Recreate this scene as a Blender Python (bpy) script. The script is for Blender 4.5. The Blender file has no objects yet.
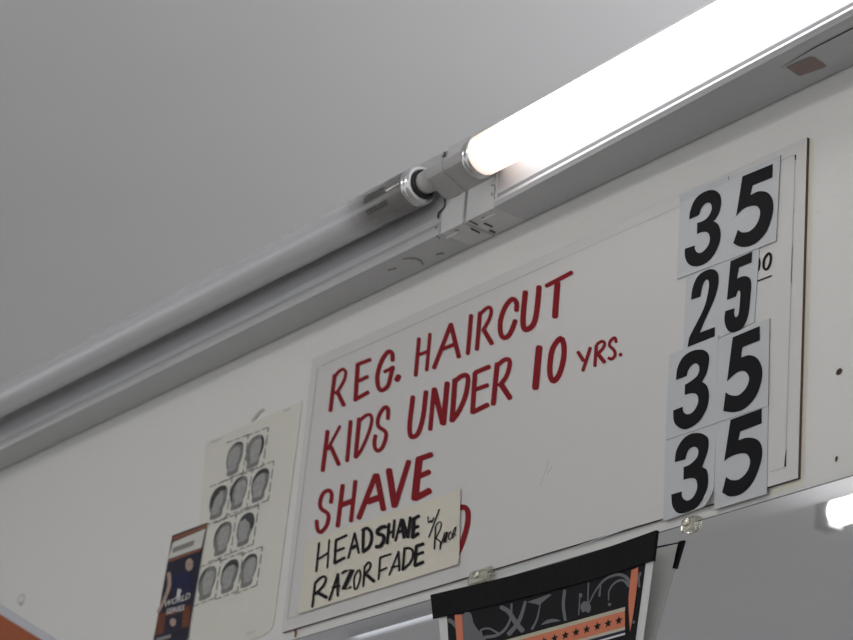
import bpy, bmesh, math, random
from mathutils import Vector, Matrix
# Wall frame: x along the wall, y into the wall (the room is at y < 0), z up.
# Traced outlines are stored as wall coordinates in 0.1 mm, z measured from the top of the price sign.
D = {
 'sign': [-9,10,6904,-19,6893,-2853,-1,-2849],
 'REG.': [[421,-268,463,-282,404,-274,480,-300,397,-656,473,-681,414,-674,456,-687],[460,-314,431,-294,480,-317,429,-281,498,-307,447,-271,516,-297,466,-260,533,-290,488,-251,554,-285,513,-245,573,-282,542,-241,583,-283,578,-246,591,-287,616,-263,603,-295,649,-288,610,-306,669,-318,612,-326,672,-348,606,-353,666,-379,595,-380,653,-409,574,-408,630,-439,546,-435,600,-468,520,-457,573,-491,502,-467,550,-504,486,-472,530,-510,467,-477,512,-515,466,-489,491,-510],[494,-472,532,-472,490,-488,559,-486,634,-671,702,-669,660,-685,698,-684],[815,-259,859,-273,798,-266,878,-291,825,-657,904,-680,844,-675,887,-688],[830,-295,813,-269,854,-306,823,-259,1069,-316,1039,-269,1079,-306,1062,-280],[881,-485,860,-460,905,-495,868,-448,1053,-488,1017,-442,1061,-477,1041,-451],[858,-675,835,-648,885,-684,841,-635,1097,-663,1054,-614,1103,-650,1080,-623],[1463,-427,1422,-416,1477,-418,1402,-398,1472,-390,1397,-370,1466,-360,1392,-344,1451,-328,1385,-329,1419,-298,1377,-321,1372,-272,1374,-319,1320,-266,1370,-318,1281,-282,1345,-329,1244,-308,1313,-352,1214,-342,1286,-381,1190,-384,1265,-419,1173,-433,1249,-465,1165,-483,1242,-509,1170,-533,1247,-552,1185,-583,1260,-596,1205,-625,1275,-630,1231,-659,1290,-649,1271,-689,1298,-656,1320,-707,1301,-657,1365,-708,1319,-657,1405,-698,1347,-650,1437,-679,1368,-638,1454,-650,1380,-617,1461,-616,1386,-586,1468,-585,1393,-554,1476,-555,1401,-523,1484,-525,1409,-493,1492,-495,1417,-463,1478,-476,1437,-459],[1314,-505,1295,-482,1336,-514,1302,-472,1478,-504,1444,-462,1484,-494,1466,-470],[1553,-578,1603,-606,1523,-579,1614,-629,1496,-614,1588,-664,1507,-637,1558,-665]],
 'HAIRCUT': [[1826,-276,1863,-289,1811,-282,1878,-306,1814,-664,1882,-686,1830,-681,1867,-693],[2002,-280,2036,-291,1988,-285,2049,-307,1989,-658,2050,-678,2003,-673,2037,-684],[1853,-479,1839,-457,1873,-489,1847,-449,2029,-492,2004,-452,2038,-483,2023,-461],[2328,-272,2365,-292,2307,-274,2375,-310,2100,-659,2168,-694,2110,-677,2148,-696],[2315,-275,2354,-280,2305,-287,2376,-297,2479,-667,2549,-675,2502,-683,2540,-687],[2211,-527,2194,-502,2233,-538,2204,-492,2447,-542,2418,-496,2456,-532,2440,-507],[2630,-272,2667,-285,2614,-279,2683,-303,2614,-664,2682,-687,2629,-681,2667,-693],[2764,-285,2802,-299,2749,-292,2817,-316,2748,-659,2815,-682,2763,-676,2800,-689],[2793,-335,2768,-313,2813,-339,2768,-300,2840,-328,2796,-288,2866,-317,2823,-277,2888,-311,2851,-269,2906,-309,2878,-267,2917,-310,2908,-270,2916,-309,2942,-285,2918,-311,2966,-309,2923,-323,2979,-333,2926,-338,2983,-358,2923,-358,2980,-383,2915,-380,2970,-409,2901,-404,2955,-435,2881,-428,2934,-462,2856,-454,2908,-488,2830,-480,2882,-514,2835,-495,2863,-514],[2827,-478,2860,-474,2826,-494,2884,-487,2975,-681,3033,-674,2999,-693,3031,-689],[3350,-467,3309,-453,3367,-460,3292,-434,3366,-434,3292,-408,3366,-406,3293,-385,3358,-375,3288,-368,3336,-342,3277,-351,3301,-308,3265,-338,3246,-283,3269,-338,3200,-288,3253,-342,3162,-306,3224,-355,3129,-332,3197,-377,3103,-367,3174,-408,3081,-411,3154,-447,3067,-457,3142,-488,3065,-506,3140,-531,3072,-557,3146,-576,3085,-601,3156,-611,3106,-638,3168,-632,3138,-670,3178,-643,3182,-693,3181,-644,3225,-700,3189,-645,3262,-693,3207,-642,3293,-675,3227,-630,3318,-642,3248,-603,3339,-602,3268,-564,3360,-562,3289,-524,3350,-543,3311,-522],[3417,-273,3462,-290,3398,-281,3480,-311,3395,-364,3477,-395,3392,-448,3474,-477,3392,-519,3474,-546,3396,-571,3477,-594,3403,-611,3484,-628,3417,-646,3492,-650,3443,-679,3496,-656,3488,-705,3490,-652,3527,-712,3494,-652,3564,-710,3514,-651,3601,-699,3538,-644,3632,-675,3557,-629,3649,-640,3570,-603,3659,-597,3578,-564,3665,-544,3585,-513,3670,-477,3589,-447,3672,-399,3591,-370,3673,-321,3592,-292,3656,-300,3611,-283],[3729,-343,3710,-317,3751,-353,3718,-305,4098,-330,4066,-283,4105,-319,4088,-292],[3866,-318,3915,-336,3847,-328,3934,-359,3845,-658,3932,-688,3865,-681,3913,-697]],
 'KIDS': [[403,-860,447,-874,385,-866,465,-892,375,-1278,455,-1302,393,-1296,437,-1309],[629,-866,658,-882,612,-867,664,-895,437,-1067,490,-1095,444,-1079,473,-1095],[486,-1052,524,-1051,482,-1066,550,-1064,659,-1294,726,-1292,685,-1308,722,-1306],[799,-856,839,-868,783,-863,855,-885,795,-1278,866,-1299,811,-1295,851,-1306],[942,-865,985,-878,925,-872,1002,-896,934,-1273,1010,-1295,951,-1290,993,-1303],[984,-919,959,-899,1005,-924,961,-886,1036,-915,992,-877,1065,-905,1023,-867,1091,-900,1056,-861,1115,-900,1091,-860,1132,-902,1128,-866,1137,-904,1169,-884,1144,-911,1196,-911,1153,-929,1211,-940,1156,-954,1216,-973,1152,-988,1211,-1010,1141,-1028,1199,-1052,1122,-1071,1180,-1097,1095,-1120,1152,-1148,1060,-1173,1116,-1201,1027,-1215,1083,-1245,1001,-1239,1054,-1271,977,-1253,1027,-1287,951,-1268,1002,-1302,954,-1281,981,-1300],[1478,-1029,1440,-1018,1492,-1022,1423,-1002,1489,-987,1420,-967,1486,-951,1418,-934,1477,-918,1412,-910,1456,-888,1404,-899,1418,-862,1403,-898,1370,-852,1408,-899,1336,-862,1391,-904,1305,-881,1366,-920,1282,-904,1346,-939,1266,-929,1334,-960,1257,-958,1326,-984,1254,-986,1324,-1007,1259,-1013,1327,-1025,1272,-1040,1334,-1041,1298,-1069,1345,-1053,1338,-1096,1368,-1069,1378,-1118,1407,-1090,1402,-1133,1446,-1116,1412,-1145,1472,-1143,1419,-1157,1486,-1169,1421,-1175,1489,-1197,1416,-1203,1484,-1230,1404,-1236,1470,-1266,1389,-1261,1452,-1295,1371,-1275,1428,-1315,1351,-1283,1398,-1327,1340,-1285,1361,-1330,1340,-1285,1316,-1316,1331,-1278,1282,-1292,1321,-1266,1259,-1266,1312,-1249,1245,-1239,1305,-1225,1237,-1210,1302,-1203,1232,-1184,1302,-1185,1233,-1161,1306,-1167,1237,-1141,1309,-1148,1240,-1122,1296,-1131,1258,-1117]],
 'UNDER': [[1815,-865,1859,-880,1796,-872,1877,-899,1792,-964,1872,-991,1787,-1055,1867,-1082,1786,-1132,1866,-1156,1790,-1186,1870,-1206,1798,-1225,1877,-1240,1810,-1256,1886,-1265,1826,-1284,1894,-1279,1858,-1312,1891,-1278,1898,-1327,1889,-1276,1936,-1332,1903,-1278,1979,-1327,1921,-1277,2013,-1306,1940,-1264,2037,-1266,1960,-1231,2056,-1214,1978,-1182,2070,-1151,1991,-1122,2077,-1074,1998,-1048,2079,-987,2000,-961,2081,-900,2001,-874,2063,-881,2019,-867],[2143,-874,2184,-887,2127,-881,2200,-905,2127,-1283,2199,-1306,2143,-1301,2183,-1313],[2137,-875,2183,-880,2126,-890,2211,-899,2312,-1280,2395,-1288,2339,-1298,2384,-1303],[2343,-865,2391,-881,2323,-874,2411,-903,2319,-1277,2407,-1304,2339,-1298,2387,-1313],[2460,-865,2506,-880,2442,-874,2524,-900,2452,-1282,2534,-1307,2471,-1302,2516,-1315],[2490,-919,2460,-891,2517,-926,2462,-875,2544,-918,2489,-866,2569,-909,2518,-857,2592,-905,2550,-851,2617,-905,2586,-851,2638,-906,2626,-855,2642,-907,2672,-873,2640,-907,2706,-904,2646,-919,2720,-934,2650,-945,2725,-968,2648,-985,2723,-1012,2641,-1033,2716,-1063,2629,-1079,2703,-1112,2610,-1120,2682,-1156,2585,-1159,2656,-1198,2559,-1194,2628,-1235,2530,-1221,2596,-1265,2498,-1245,2563,-1289,2465,-1269,2530,-1313,2468,-1287,2504,-1311],[2762,-883,2804,-895,2746,-891,2821,-914,2758,-1280,2833,-1302,2776,-1298,2816,-1310],[2779,-913,2762,-885,2804,-924,2771,-874,3009,-922,2977,-872,3019,-911,3001,-883],[2792,-1083,2777,-1058,2814,-1093,2787,-1048,3006,-1098,2980,-1053,3016,-1089,3002,-1064],[2792,-1301,2771,-1273,2818,-1312,2780,-1260,3036,-1296,2998,-1245,3045,-1284,3024,-1255],[3086,-879,3129,-893,3068,-886,3146,-913,3057,-1274,3134,-1299,3074,-1293,3117,-1307],[3120,-932,3093,-906,3143,-938,3095,-891,3171,-929,3123,-882,3198,-920,3152,-872,3220,-916,3184,-867,3239,-916,3217,-868,3254,-919,3254,-875,3253,-918,3294,-896,3254,-920,3316,-925,3258,-935,3324,-953,3257,-956,3324,-981,3251,-985,3317,-1014,3239,-1019,3304,-1051,3223,-1047,3284,-1084,3199,-1068,3257,-1109,3169,-1087,3225,-1129,3138,-1106,3193,-1149,3140,-1122,3170,-1146],[3154,-1106,3190,-1099,3153,-1125,3219,-1113,3304,-1299,3368,-1287,3332,-1312,3368,-1305]],
 '10': [[3669,-878,3724,-897,3647,-888,3746,-922,3635,-1272,3733,-1304,3656,-1297,3710,-1314],[3979,-876,3999,-933,3927,-885,3985,-939,3884,-913,3951,-960,3851,-951,3924,-991,3834,-1002,3911,-1034,3828,-1061,3905,-1089,3826,-1114,3903,-1139,3829,-1158,3905,-1179,3836,-1198,3912,-1212,3848,-1232,3920,-1239,3866,-1264,3931,-1258,3896,-1296,3937,-1266,3948,-1318,3924,-1262,3987,-1311,3929,-1259,4015,-1292,3948,-1246,4038,-1265,3967,-1225,4057,-1227,3984,-1191,4073,-1181,3999,-1148,4084,-1134,4008,-1104,4087,-1088,4012,-1062,4085,-1041,4009,-1020,4078,-999,4003,-983,4065,-958,3992,-949,4042,-915,3981,-926,3979,-876,3999,-933]],
 'YRS.': [[4217,-1095,4240,-1091,4217,-1107,4258,-1100,4299,-1210,4339,-1202,4316,-1218,4339,-1214],[4389,-1095,4414,-1108,4376,-1098,4421,-1121,4297,-1286,4342,-1308,4304,-1298,4328,-1310],[4466,-1096,4491,-1105,4455,-1101,4501,-1117,4451,-1289,4497,-1304,4461,-1301,4486,-1309],[4483,-1110,4469,-1093,4498,-1116,4473,-1084,4520,-1111,4495,-1080,4540,-1107,4518,-1075,4552,-1107,4544,-1076,4556,-1110,4573,-1088,4562,-1114,4594,-1106,4565,-1118,4606,-1126,4564,-1126,4605,-1145,4558,-1137,4597,-1161,4547,-1148,4583,-1175,4531,-1159,4563,-1188,4508,-1169,4540,-1199,4486,-1180,4517,-1209,4485,-1190,4503,-1206],[4484,-1188,4506,-1181,4485,-1201,4525,-1190,4577,-1302,4617,-1290,4596,-1310,4618,-1304],[4747,-1164,4724,-1159,4754,-1158,4713,-1149,4750,-1141,4710,-1133,4746,-1123,4707,-1119,4729,-1100,4710,-1120,4698,-1090,4712,-1122,4674,-1092,4699,-1123,4654,-1099,4688,-1127,4639,-1112,4677,-1136,4628,-1130,4669,-1149,4628,-1155,4668,-1159,4649,-1181,4677,-1169,4674,-1202,4700,-1187,4692,-1218,4723,-1208,4702,-1232,4739,-1230,4709,-1247,4749,-1252,4711,-1256,4752,-1273,4706,-1265,4743,-1290,4694,-1274,4726,-1302,4685,-1277,4705,-1309,4682,-1276,4678,-1304,4669,-1269,4657,-1293,4653,-1260,4640,-1284,4639,-1260,4632,-1273],[4789,-1263,4815,-1273,4777,-1268,4825,-1286,4775,-1283,4823,-1301,4785,-1296,4811,-1306]],
 'SHAVE': [[643,-1682,603,-1670,660,-1676,588,-1654,661,-1646,589,-1625,663,-1616,591,-1596,657,-1585,587,-1575,639,-1556,578,-1560,609,-1528,568,-1550,565,-1507,564,-1548,519,-1500,548,-1546,475,-1502,523,-1548,439,-1516,502,-1555,415,-1542,485,-1575,400,-1576,472,-1604,394,-1610,467,-1631,399,-1641,471,-1653,415,-1672,481,-1673,443,-1703,495,-1689,484,-1731,517,-1703,524,-1751,554,-1721,550,-1765,592,-1744,563,-1777,620,-1768,571,-1787,639,-1792,576,-1802,648,-1818,576,-1825,648,-1848,570,-1853,641,-1880,557,-1876,624,-1909,534,-1894,596,-1933,504,-1909,559,-1951,485,-1914,516,-1960,490,-1915,461,-1945,482,-1907,425,-1918,468,-1891,401,-1889,458,-1869,387,-1859,451,-1840,378,-1826,442,-1809,370,-1795,423,-1793,383,-1786],[778,-1508,822,-1521,760,-1515,839,-1539,747,-1928,827,-1950,765,-1945,809,-1958],[992,-1516,1033,-1528,975,-1523,1049,-1545,970,-1925,1044,-1945,987,-1941,1027,-1952],[803,-1748,779,-1714,836,-1761,794,-1700,1021,-1761,980,-1700,1035,-1747,1013,-1714],[1326,-1526,1373,-1548,1300,-1530,1386,-1568,1091,-1913,1178,-1951,1104,-1934,1152,-1954],[1330,-1534,1381,-1539,1317,-1549,1410,-1559,1486,-1928,1577,-1937,1514,-1947,1564,-1952],[1246,-1815,1219,-1775,1284,-1831,1236,-1759,1464,-1831,1416,-1759,1480,-1814,1454,-1775],[1521,-1525,1579,-1533,1504,-1541,1610,-1556,1657,-1932,1761,-1944,1688,-1953,1745,-1960],[1850,-1514,1897,-1534,1825,-1519,1911,-1555,1670,-1918,1757,-1953,1685,-1939,1733,-1958],[2001,-1518,2066,-1538,1973,-1529,2091,-1565,1960,-1919,2077,-1953,1986,-1946,2051,-1965],[2016,-1567,1996,-1534,2046,-1580,2010,-1521,2239,-1583,2204,-1525,2253,-1570,2233,-1538],[2024,-1745,2001,-1713,2054,-1757,2013,-1699,2233,-1749,2193,-1691,2245,-1735,2222,-1704],[2018,-1955,1986,-1917,2055,-1967,1997,-1899,2273,-1942,2216,-1873,2284,-1924,2253,-1886]],
 'D': [[2658,-2208,2632,-2178,2687,-2217,2639,-2163,2721,-2211,2673,-2157,2751,-2205,2710,-2151,2771,-2205,2752,-2150,2782,-2207,2796,-2162,2791,-2212,2835,-2182,2800,-2220,2865,-2209,2809,-2235,2885,-2238,2817,-2256,2896,-2269,2821,-2284,2902,-2303,2821,-2318,2901,-2341,2816,-2356,2896,-2383,2807,-2397,2886,-2426,2791,-2443,2869,-2474,2770,-2492,2847,-2524,2748,-2533,2825,-2568,2728,-2562,2802,-2600,2707,-2584,2780,-2624,2685,-2608,2758,-2647,2692,-2627,2732,-2649]],
 'cents': [[6403,-905,6414,-907,6400,-909,6420,-912,6405,-926,6426,-929,6410,-943,6431,-947,6412,-958,6433,-966,6409,-975,6430,-985,6403,-992,6424,-1003,6397,-1010,6418,-1021,6401,-1017,6412,-1022],[6513,-892,6524,-917,6492,-898,6514,-921,6473,-911,6498,-932,6458,-929,6486,-946,6451,-953,6481,-966,6450,-981,6480,-990,6453,-1006,6482,-1009,6465,-1026,6487,-1019,6485,-1043,6493,-1024,6508,-1049,6495,-1025,6525,-1043,6502,-1021,6539,-1029,6512,-1010,6549,-1012,6520,-996,6555,-991,6526,-977,6559,-966,6530,-955,6559,-944,6529,-936,6553,-924,6526,-924,6539,-904,6521,-917,6513,-892,6524,-917],[6393,-1110,6390,-1103,6399,-1113,6393,-1100,6559,-1115,6553,-1102,6561,-1113,6558,-1105],[6549,-1588,6558,-1591,6545,-1591,6562,-1596,6545,-1645,6562,-1650,6549,-1650,6558,-1653]],
 'line_dark': [[6779,-128,6787,-131,6775,-130,6791,-136,6776,-172,6792,-178,6780,-177,6789,-180],[6781,-605,6784,-606,6780,-605,6785,-607,6778,-645,6783,-647,6779,-647,6782,-648],[6765,-2602,6768,-2603,6763,-2603,6769,-2605,6760,-2623,6769,-2625,6757,-2642,6768,-2646,6754,-2663,6767,-2666,6753,-2684,6768,-2688,6751,-2705,6769,-2710,6750,-2727,6770,-2732,6754,-2732,6765,-2735]],
 'line_grey': [[169,-120,165,-114,175,-122,167,-111,3906,-129,3900,-119,3908,-127,3905,-122],[3902,-126,3901,-123,3905,-127,3902,-122,5454,-128,5452,-123,5455,-127,5454,-124],[6613,-127,6611,-124,6616,-129,6613,-122,6770,-131,6767,-125,6771,-130,6769,-126],[110,-113,118,-115,106,-114,122,-119,70,-2726,84,-2729,73,-2729,81,-2731],[76,-2732,74,-2729,80,-2734,75,-2727,802,-2722,797,-2716,803,-2721,801,-2717],[6601,-2741,6600,-2738,6603,-2742,6601,-2737,6760,-2741,6758,-2736,6761,-2740,6760,-2737],[6780,-148,6784,-150,6778,-149,6786,-152,6757,-2721,6765,-2722,6759,-2723,6763,-2724],[3847,-2228,3843,-2226,3849,-2228,3842,-2224,3947,-2016,3939,-2013,3946,-2014,3942,-2012],[3930,-2140,3926,-2137,3933,-2140,3926,-2135,3993,-2082,3986,-2077,3993,-2080,3989,-2077]],
 'line_blue': [[2850,-2905,2847,-2900,2854,-2906,2850,-2898,4176,-2890,4172,-2882,4178,-2888,4176,-2884],[4362,-2875,4360,-2871,4365,-2876,4361,-2869,5159,-2846,5155,-2839,5160,-2845,5158,-2841],[6773,-928,6783,-931,6769,-930,6787,-936,6763,-1226,6780,-1232,6767,-1231,6776,-1234]],
 'num_r1a': [[5583,-299,5585,-270,5587,-242,5595,-213,5609,-183,5627,-153,5651,-130,5679,-115,5712,-107,5746,-103,5783,-104,5821,-110,5855,-121,5886,-137,5913,-159,5935,-182,5949,-205,5958,-229,5962,-256,5963,-285,5958,-316,5950,-343,5937,-367,5921,-387,5906,-402,5895,-408,5885,-409,5876,-410,5895,-424,5915,-439,5933,-456,5947,-479,5959,-504,5967,-532,5971,-561,5971,-591,5965,-622,5952,-653,5933,-685,5910,-713,5884,-735,5853,-753,5819,-765,5780,-770,5739,-768,5699,-762,5663,-749,5628,-730,5600,-708,5579,-683,5564,-654,5554,-626,5548,-601,5548,-577,5547,-554,5669,-562,5668,-574,5667,-586,5671,-599,5682,-616,5699,-634,5717,-647,5736,-652,5756,-652,5777,-648,5798,-638,5818,-623,5834,-606,5842,-586,5844,-563,5842,-542,5835,-522,5824,-503,5808,-488,5788,-478,5765,-471,5742,-467,5723,-465,5705,-466,5687,-467,5684,-364,5710,-366,5737,-369,5761,-368,5783,-363,5803,-356,5820,-345,5834,-330,5846,-311,5853,-292,5851,-272,5844,-253,5833,-237,5819,-226,5802,-219,5784,-216,5765,-220,5746,-229,5730,-241,5719,-257,5712,-277,5704,-297]],
 'num_r1b': [[6202,-120,6546,-130,6546,-251,6323,-245,6303,-324,6333,-321,6363,-318,6395,-321,6430,-332,6467,-349,6499,-370,6524,-397,6544,-429,6559,-462,6566,-496,6568,-532,6563,-571,6549,-618,6528,-668,6501,-710,6465,-740,6422,-762,6379,-776,6336,-780,6293,-776,6254,-768,6220,-756,6191,-740,6167,-725,6149,-713,6136,-701,6123,-690,6170,-588,6187,-602,6204,-616,6224,-628,6250,-637,6278,-644,6305,-645,6333,-639,6361,-626,6384,-609,6401,-586,6413,-558,6419,-531,6417,-506,6408,-481,6393,-460,6373,-444,6347,-433,6319,-425,6289,-420,6257,-418,6227,-421,6199,-430,6172,-443,6145,-457]],
 'num_r2a': [[5644,-1041,5646,-1009,5648,-977,5655,-945,5668,-912,5686,-879,5709,-854,5741,-838,5779,-831,5815,-829,5848,-831,5879,-840,5906,-852,5927,-868,5944,-888,5956,-912,5962,-942,5963,-976,5959,-1012,5949,-1049,5934,-1089,5914,-1131,5883,-1181,5847,-1234,5816,-1280,5797,-1313,5783,-1338,5769,-1364,5940,-1365,5942,-1448,5630,-1453,5633,-1426,5637,-1398,5644,-1372,5658,-1349,5676,-1327,5699,-1299,5731,-1259,5768,-1212,5798,-1168,5817,-1129,5830,-1092,5839,-1055,5847,-1018,5851,-981,5850,-951,5842,-931,5829,-918,5815,-913,5801,-920,5787,-935,5775,-955,5767,-981,5761,-1013,5756,-1044]],
 'num_r2b': [[6094,-840,6339,-833,6336,-926,6195,-926,6176,-1017,6199,-1016,6222,-1015,6245,-1017,6270,-1025,6295,-1037,6315,-1051,6327,-1067,6335,-1086,6340,-1112,6341,-1150,6338,-1195,6334,-1241,6331,-1287,6326,-1334,6317,-1375,6304,-1411,6287,-1441,6265,-1464,6238,-1477,6206,-1482,6175,-1481,6146,-1474,6118,-1460,6093,-1440,6074,-1413,6059,-1381,6050,-1349,6048,-1320,6051,-1291,6055,-1263,6161,-1268,6159,-1286,6157,-1304,6159,-1320,6164,-1334,6172,-1346,6181,-1352,6190,-1351,6201,-1344,6209,-1326,6214,-1291,6218,-1246,6219,-1207,6220,-1180,6219,-1159,6217,-1144,6210,-1133,6201,-1128,6193,-1128,6186,-1138,6179,-1155,6172,-1171,6069,-1170]],
 'num_r3a': [[5513,-1707,5515,-1675,5516,-1643,5523,-1612,5536,-1581,5555,-1553,5580,-1530,5611,-1515,5649,-1506,5688,-1503,5729,-1505,5771,-1514,5808,-1525,5839,-1541,5864,-1561,5882,-1582,5892,-1603,5895,-1625,5895,-1649,5891,-1679,5884,-1711,5874,-1740,5859,-1764,5842,-1785,5824,-1806,5844,-1820,5863,-1835,5880,-1853,5894,-1879,5905,-1909,5910,-1941,5910,-1975,5904,-2011,5891,-2046,5870,-2079,5843,-2111,5810,-2136,5770,-2153,5725,-2163,5684,-2167,5651,-2165,5623,-2156,5595,-2142,5566,-2123,5537,-2098,5515,-2069,5504,-2037,5500,-2000,5497,-1964,5610,-1961,5612,-1977,5613,-1994,5620,-2008,5635,-2023,5655,-2036,5676,-2043,5698,-2045,5720,-2041,5740,-2031,5759,-2015,5776,-1994,5786,-1972,5788,-1948,5782,-1924,5772,-1904,5755,-1890,5733,-1879,5709,-1872,5683,-1868,5655,-1867,5626,-1866,5623,-1777,5646,-1773,5669,-1769,5692,-1763,5718,-1756,5745,-1747,5766,-1735,5778,-1717,5784,-1695,5784,-1675,5777,-1657,5764,-1640,5749,-1629,5732,-1623,5713,-1623,5695,-1627,5679,-1636,5665,-1650,5653,-1664,5647,-1677,5644,-1691,5641,-1706]],
 'num_r3b': [[6157,-1519,6455,-1509,6462,-1631,6271,-1635,6260,-1719,6289,-1719,6318,-1718,6347,-1723,6380,-1736,6413,-1754,6442,-1778,6465,-1808,6484,-1843,6497,-1879,6501,-1914,6499,-1950,6491,-1986,6478,-2023,6459,-2061,6434,-2094,6403,-2121,6365,-2143,6325,-2159,6285,-2166,6244,-2166,6202,-2161,6161,-2150,6121,-2135,6080,-2119,6099,-1967,6116,-1980,6132,-1993,6153,-2005,6182,-2017,6216,-2027,6248,-2030,6277,-2022,6306,-2007,6328,-1989,6344,-1967,6354,-1942,6356,-1918,6347,-1894,6331,-1870,6312,-1852,6289,-1840,6264,-1834,6239,-1832,6214,-1835,6190,-1843,6167,-1852,6147,-1861,6128,-1872,6110,-1883]],
 'num_r4a': [[5538,-2413,5541,-2381,5543,-2349,5551,-2319,5568,-2290,5590,-2263,5617,-2241,5648,-2226,5684,-2218,5721,-2215,5760,-2220,5801,-2230,5838,-2244,5869,-2261,5896,-2281,5915,-2305,5923,-2335,5922,-2370,5916,-2407,5901,-2445,5880,-2486,5858,-2527,5878,-2538,5897,-2549,5913,-2565,5923,-2589,5930,-2617,5933,-2645,5934,-2670,5932,-2696,5922,-2725,5901,-2764,5873,-2806,5837,-2839,5791,-2856,5737,-2863,5690,-2865,5654,-2863,5623,-2857,5596,-2845,5571,-2825,5550,-2800,5533,-2772,5524,-2742,5520,-2709,5515,-2676,5637,-2678,5638,-2696,5640,-2714,5647,-2730,5663,-2746,5685,-2761,5707,-2769,5730,-2769,5754,-2762,5775,-2750,5792,-2732,5805,-2708,5812,-2684,5811,-2659,5803,-2633,5790,-2612,5770,-2599,5745,-2592,5719,-2587,5696,-2585,5673,-2585,5650,-2585,5645,-2478,5672,-2477,5698,-2476,5724,-2471,5751,-2460,5778,-2445,5798,-2429,5806,-2410,5808,-2390,5804,-2371,5794,-2356,5779,-2344,5762,-2336,5743,-2333,5723,-2334,5705,-2339,5691,-2351,5680,-2367,5672,-2382,5667,-2394,5665,-2406,5663,-2417]],
 'num_r4b': [[6161,-2211,6499,-2205,6504,-2327,6274,-2336,6255,-2403,6287,-2402,6320,-2401,6354,-2405,6392,-2415,6432,-2430,6465,-2449,6490,-2474,6508,-2504,6518,-2536,6521,-2570,6517,-2608,6506,-2647,6488,-2691,6464,-2737,6435,-2777,6401,-2808,6361,-2832,6319,-2848,6275,-2854,6229,-2851,6187,-2843,6153,-2829,6125,-2809,6096,-2790,6134,-2672,6152,-2685,6170,-2699,6192,-2710,6219,-2719,6250,-2725,6280,-2725,6311,-2715,6342,-2699,6366,-2679,6381,-2656,6390,-2629,6391,-2604,6384,-2579,6369,-2555,6349,-2536,6323,-2525,6291,-2518,6260,-2515,6229,-2514,6199,-2515,6171,-2519,6148,-2524,6126,-2532,6105,-2539]],
 'note': [246,-1976,2729,-2003,2801,-2715,285,-2718],
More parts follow.
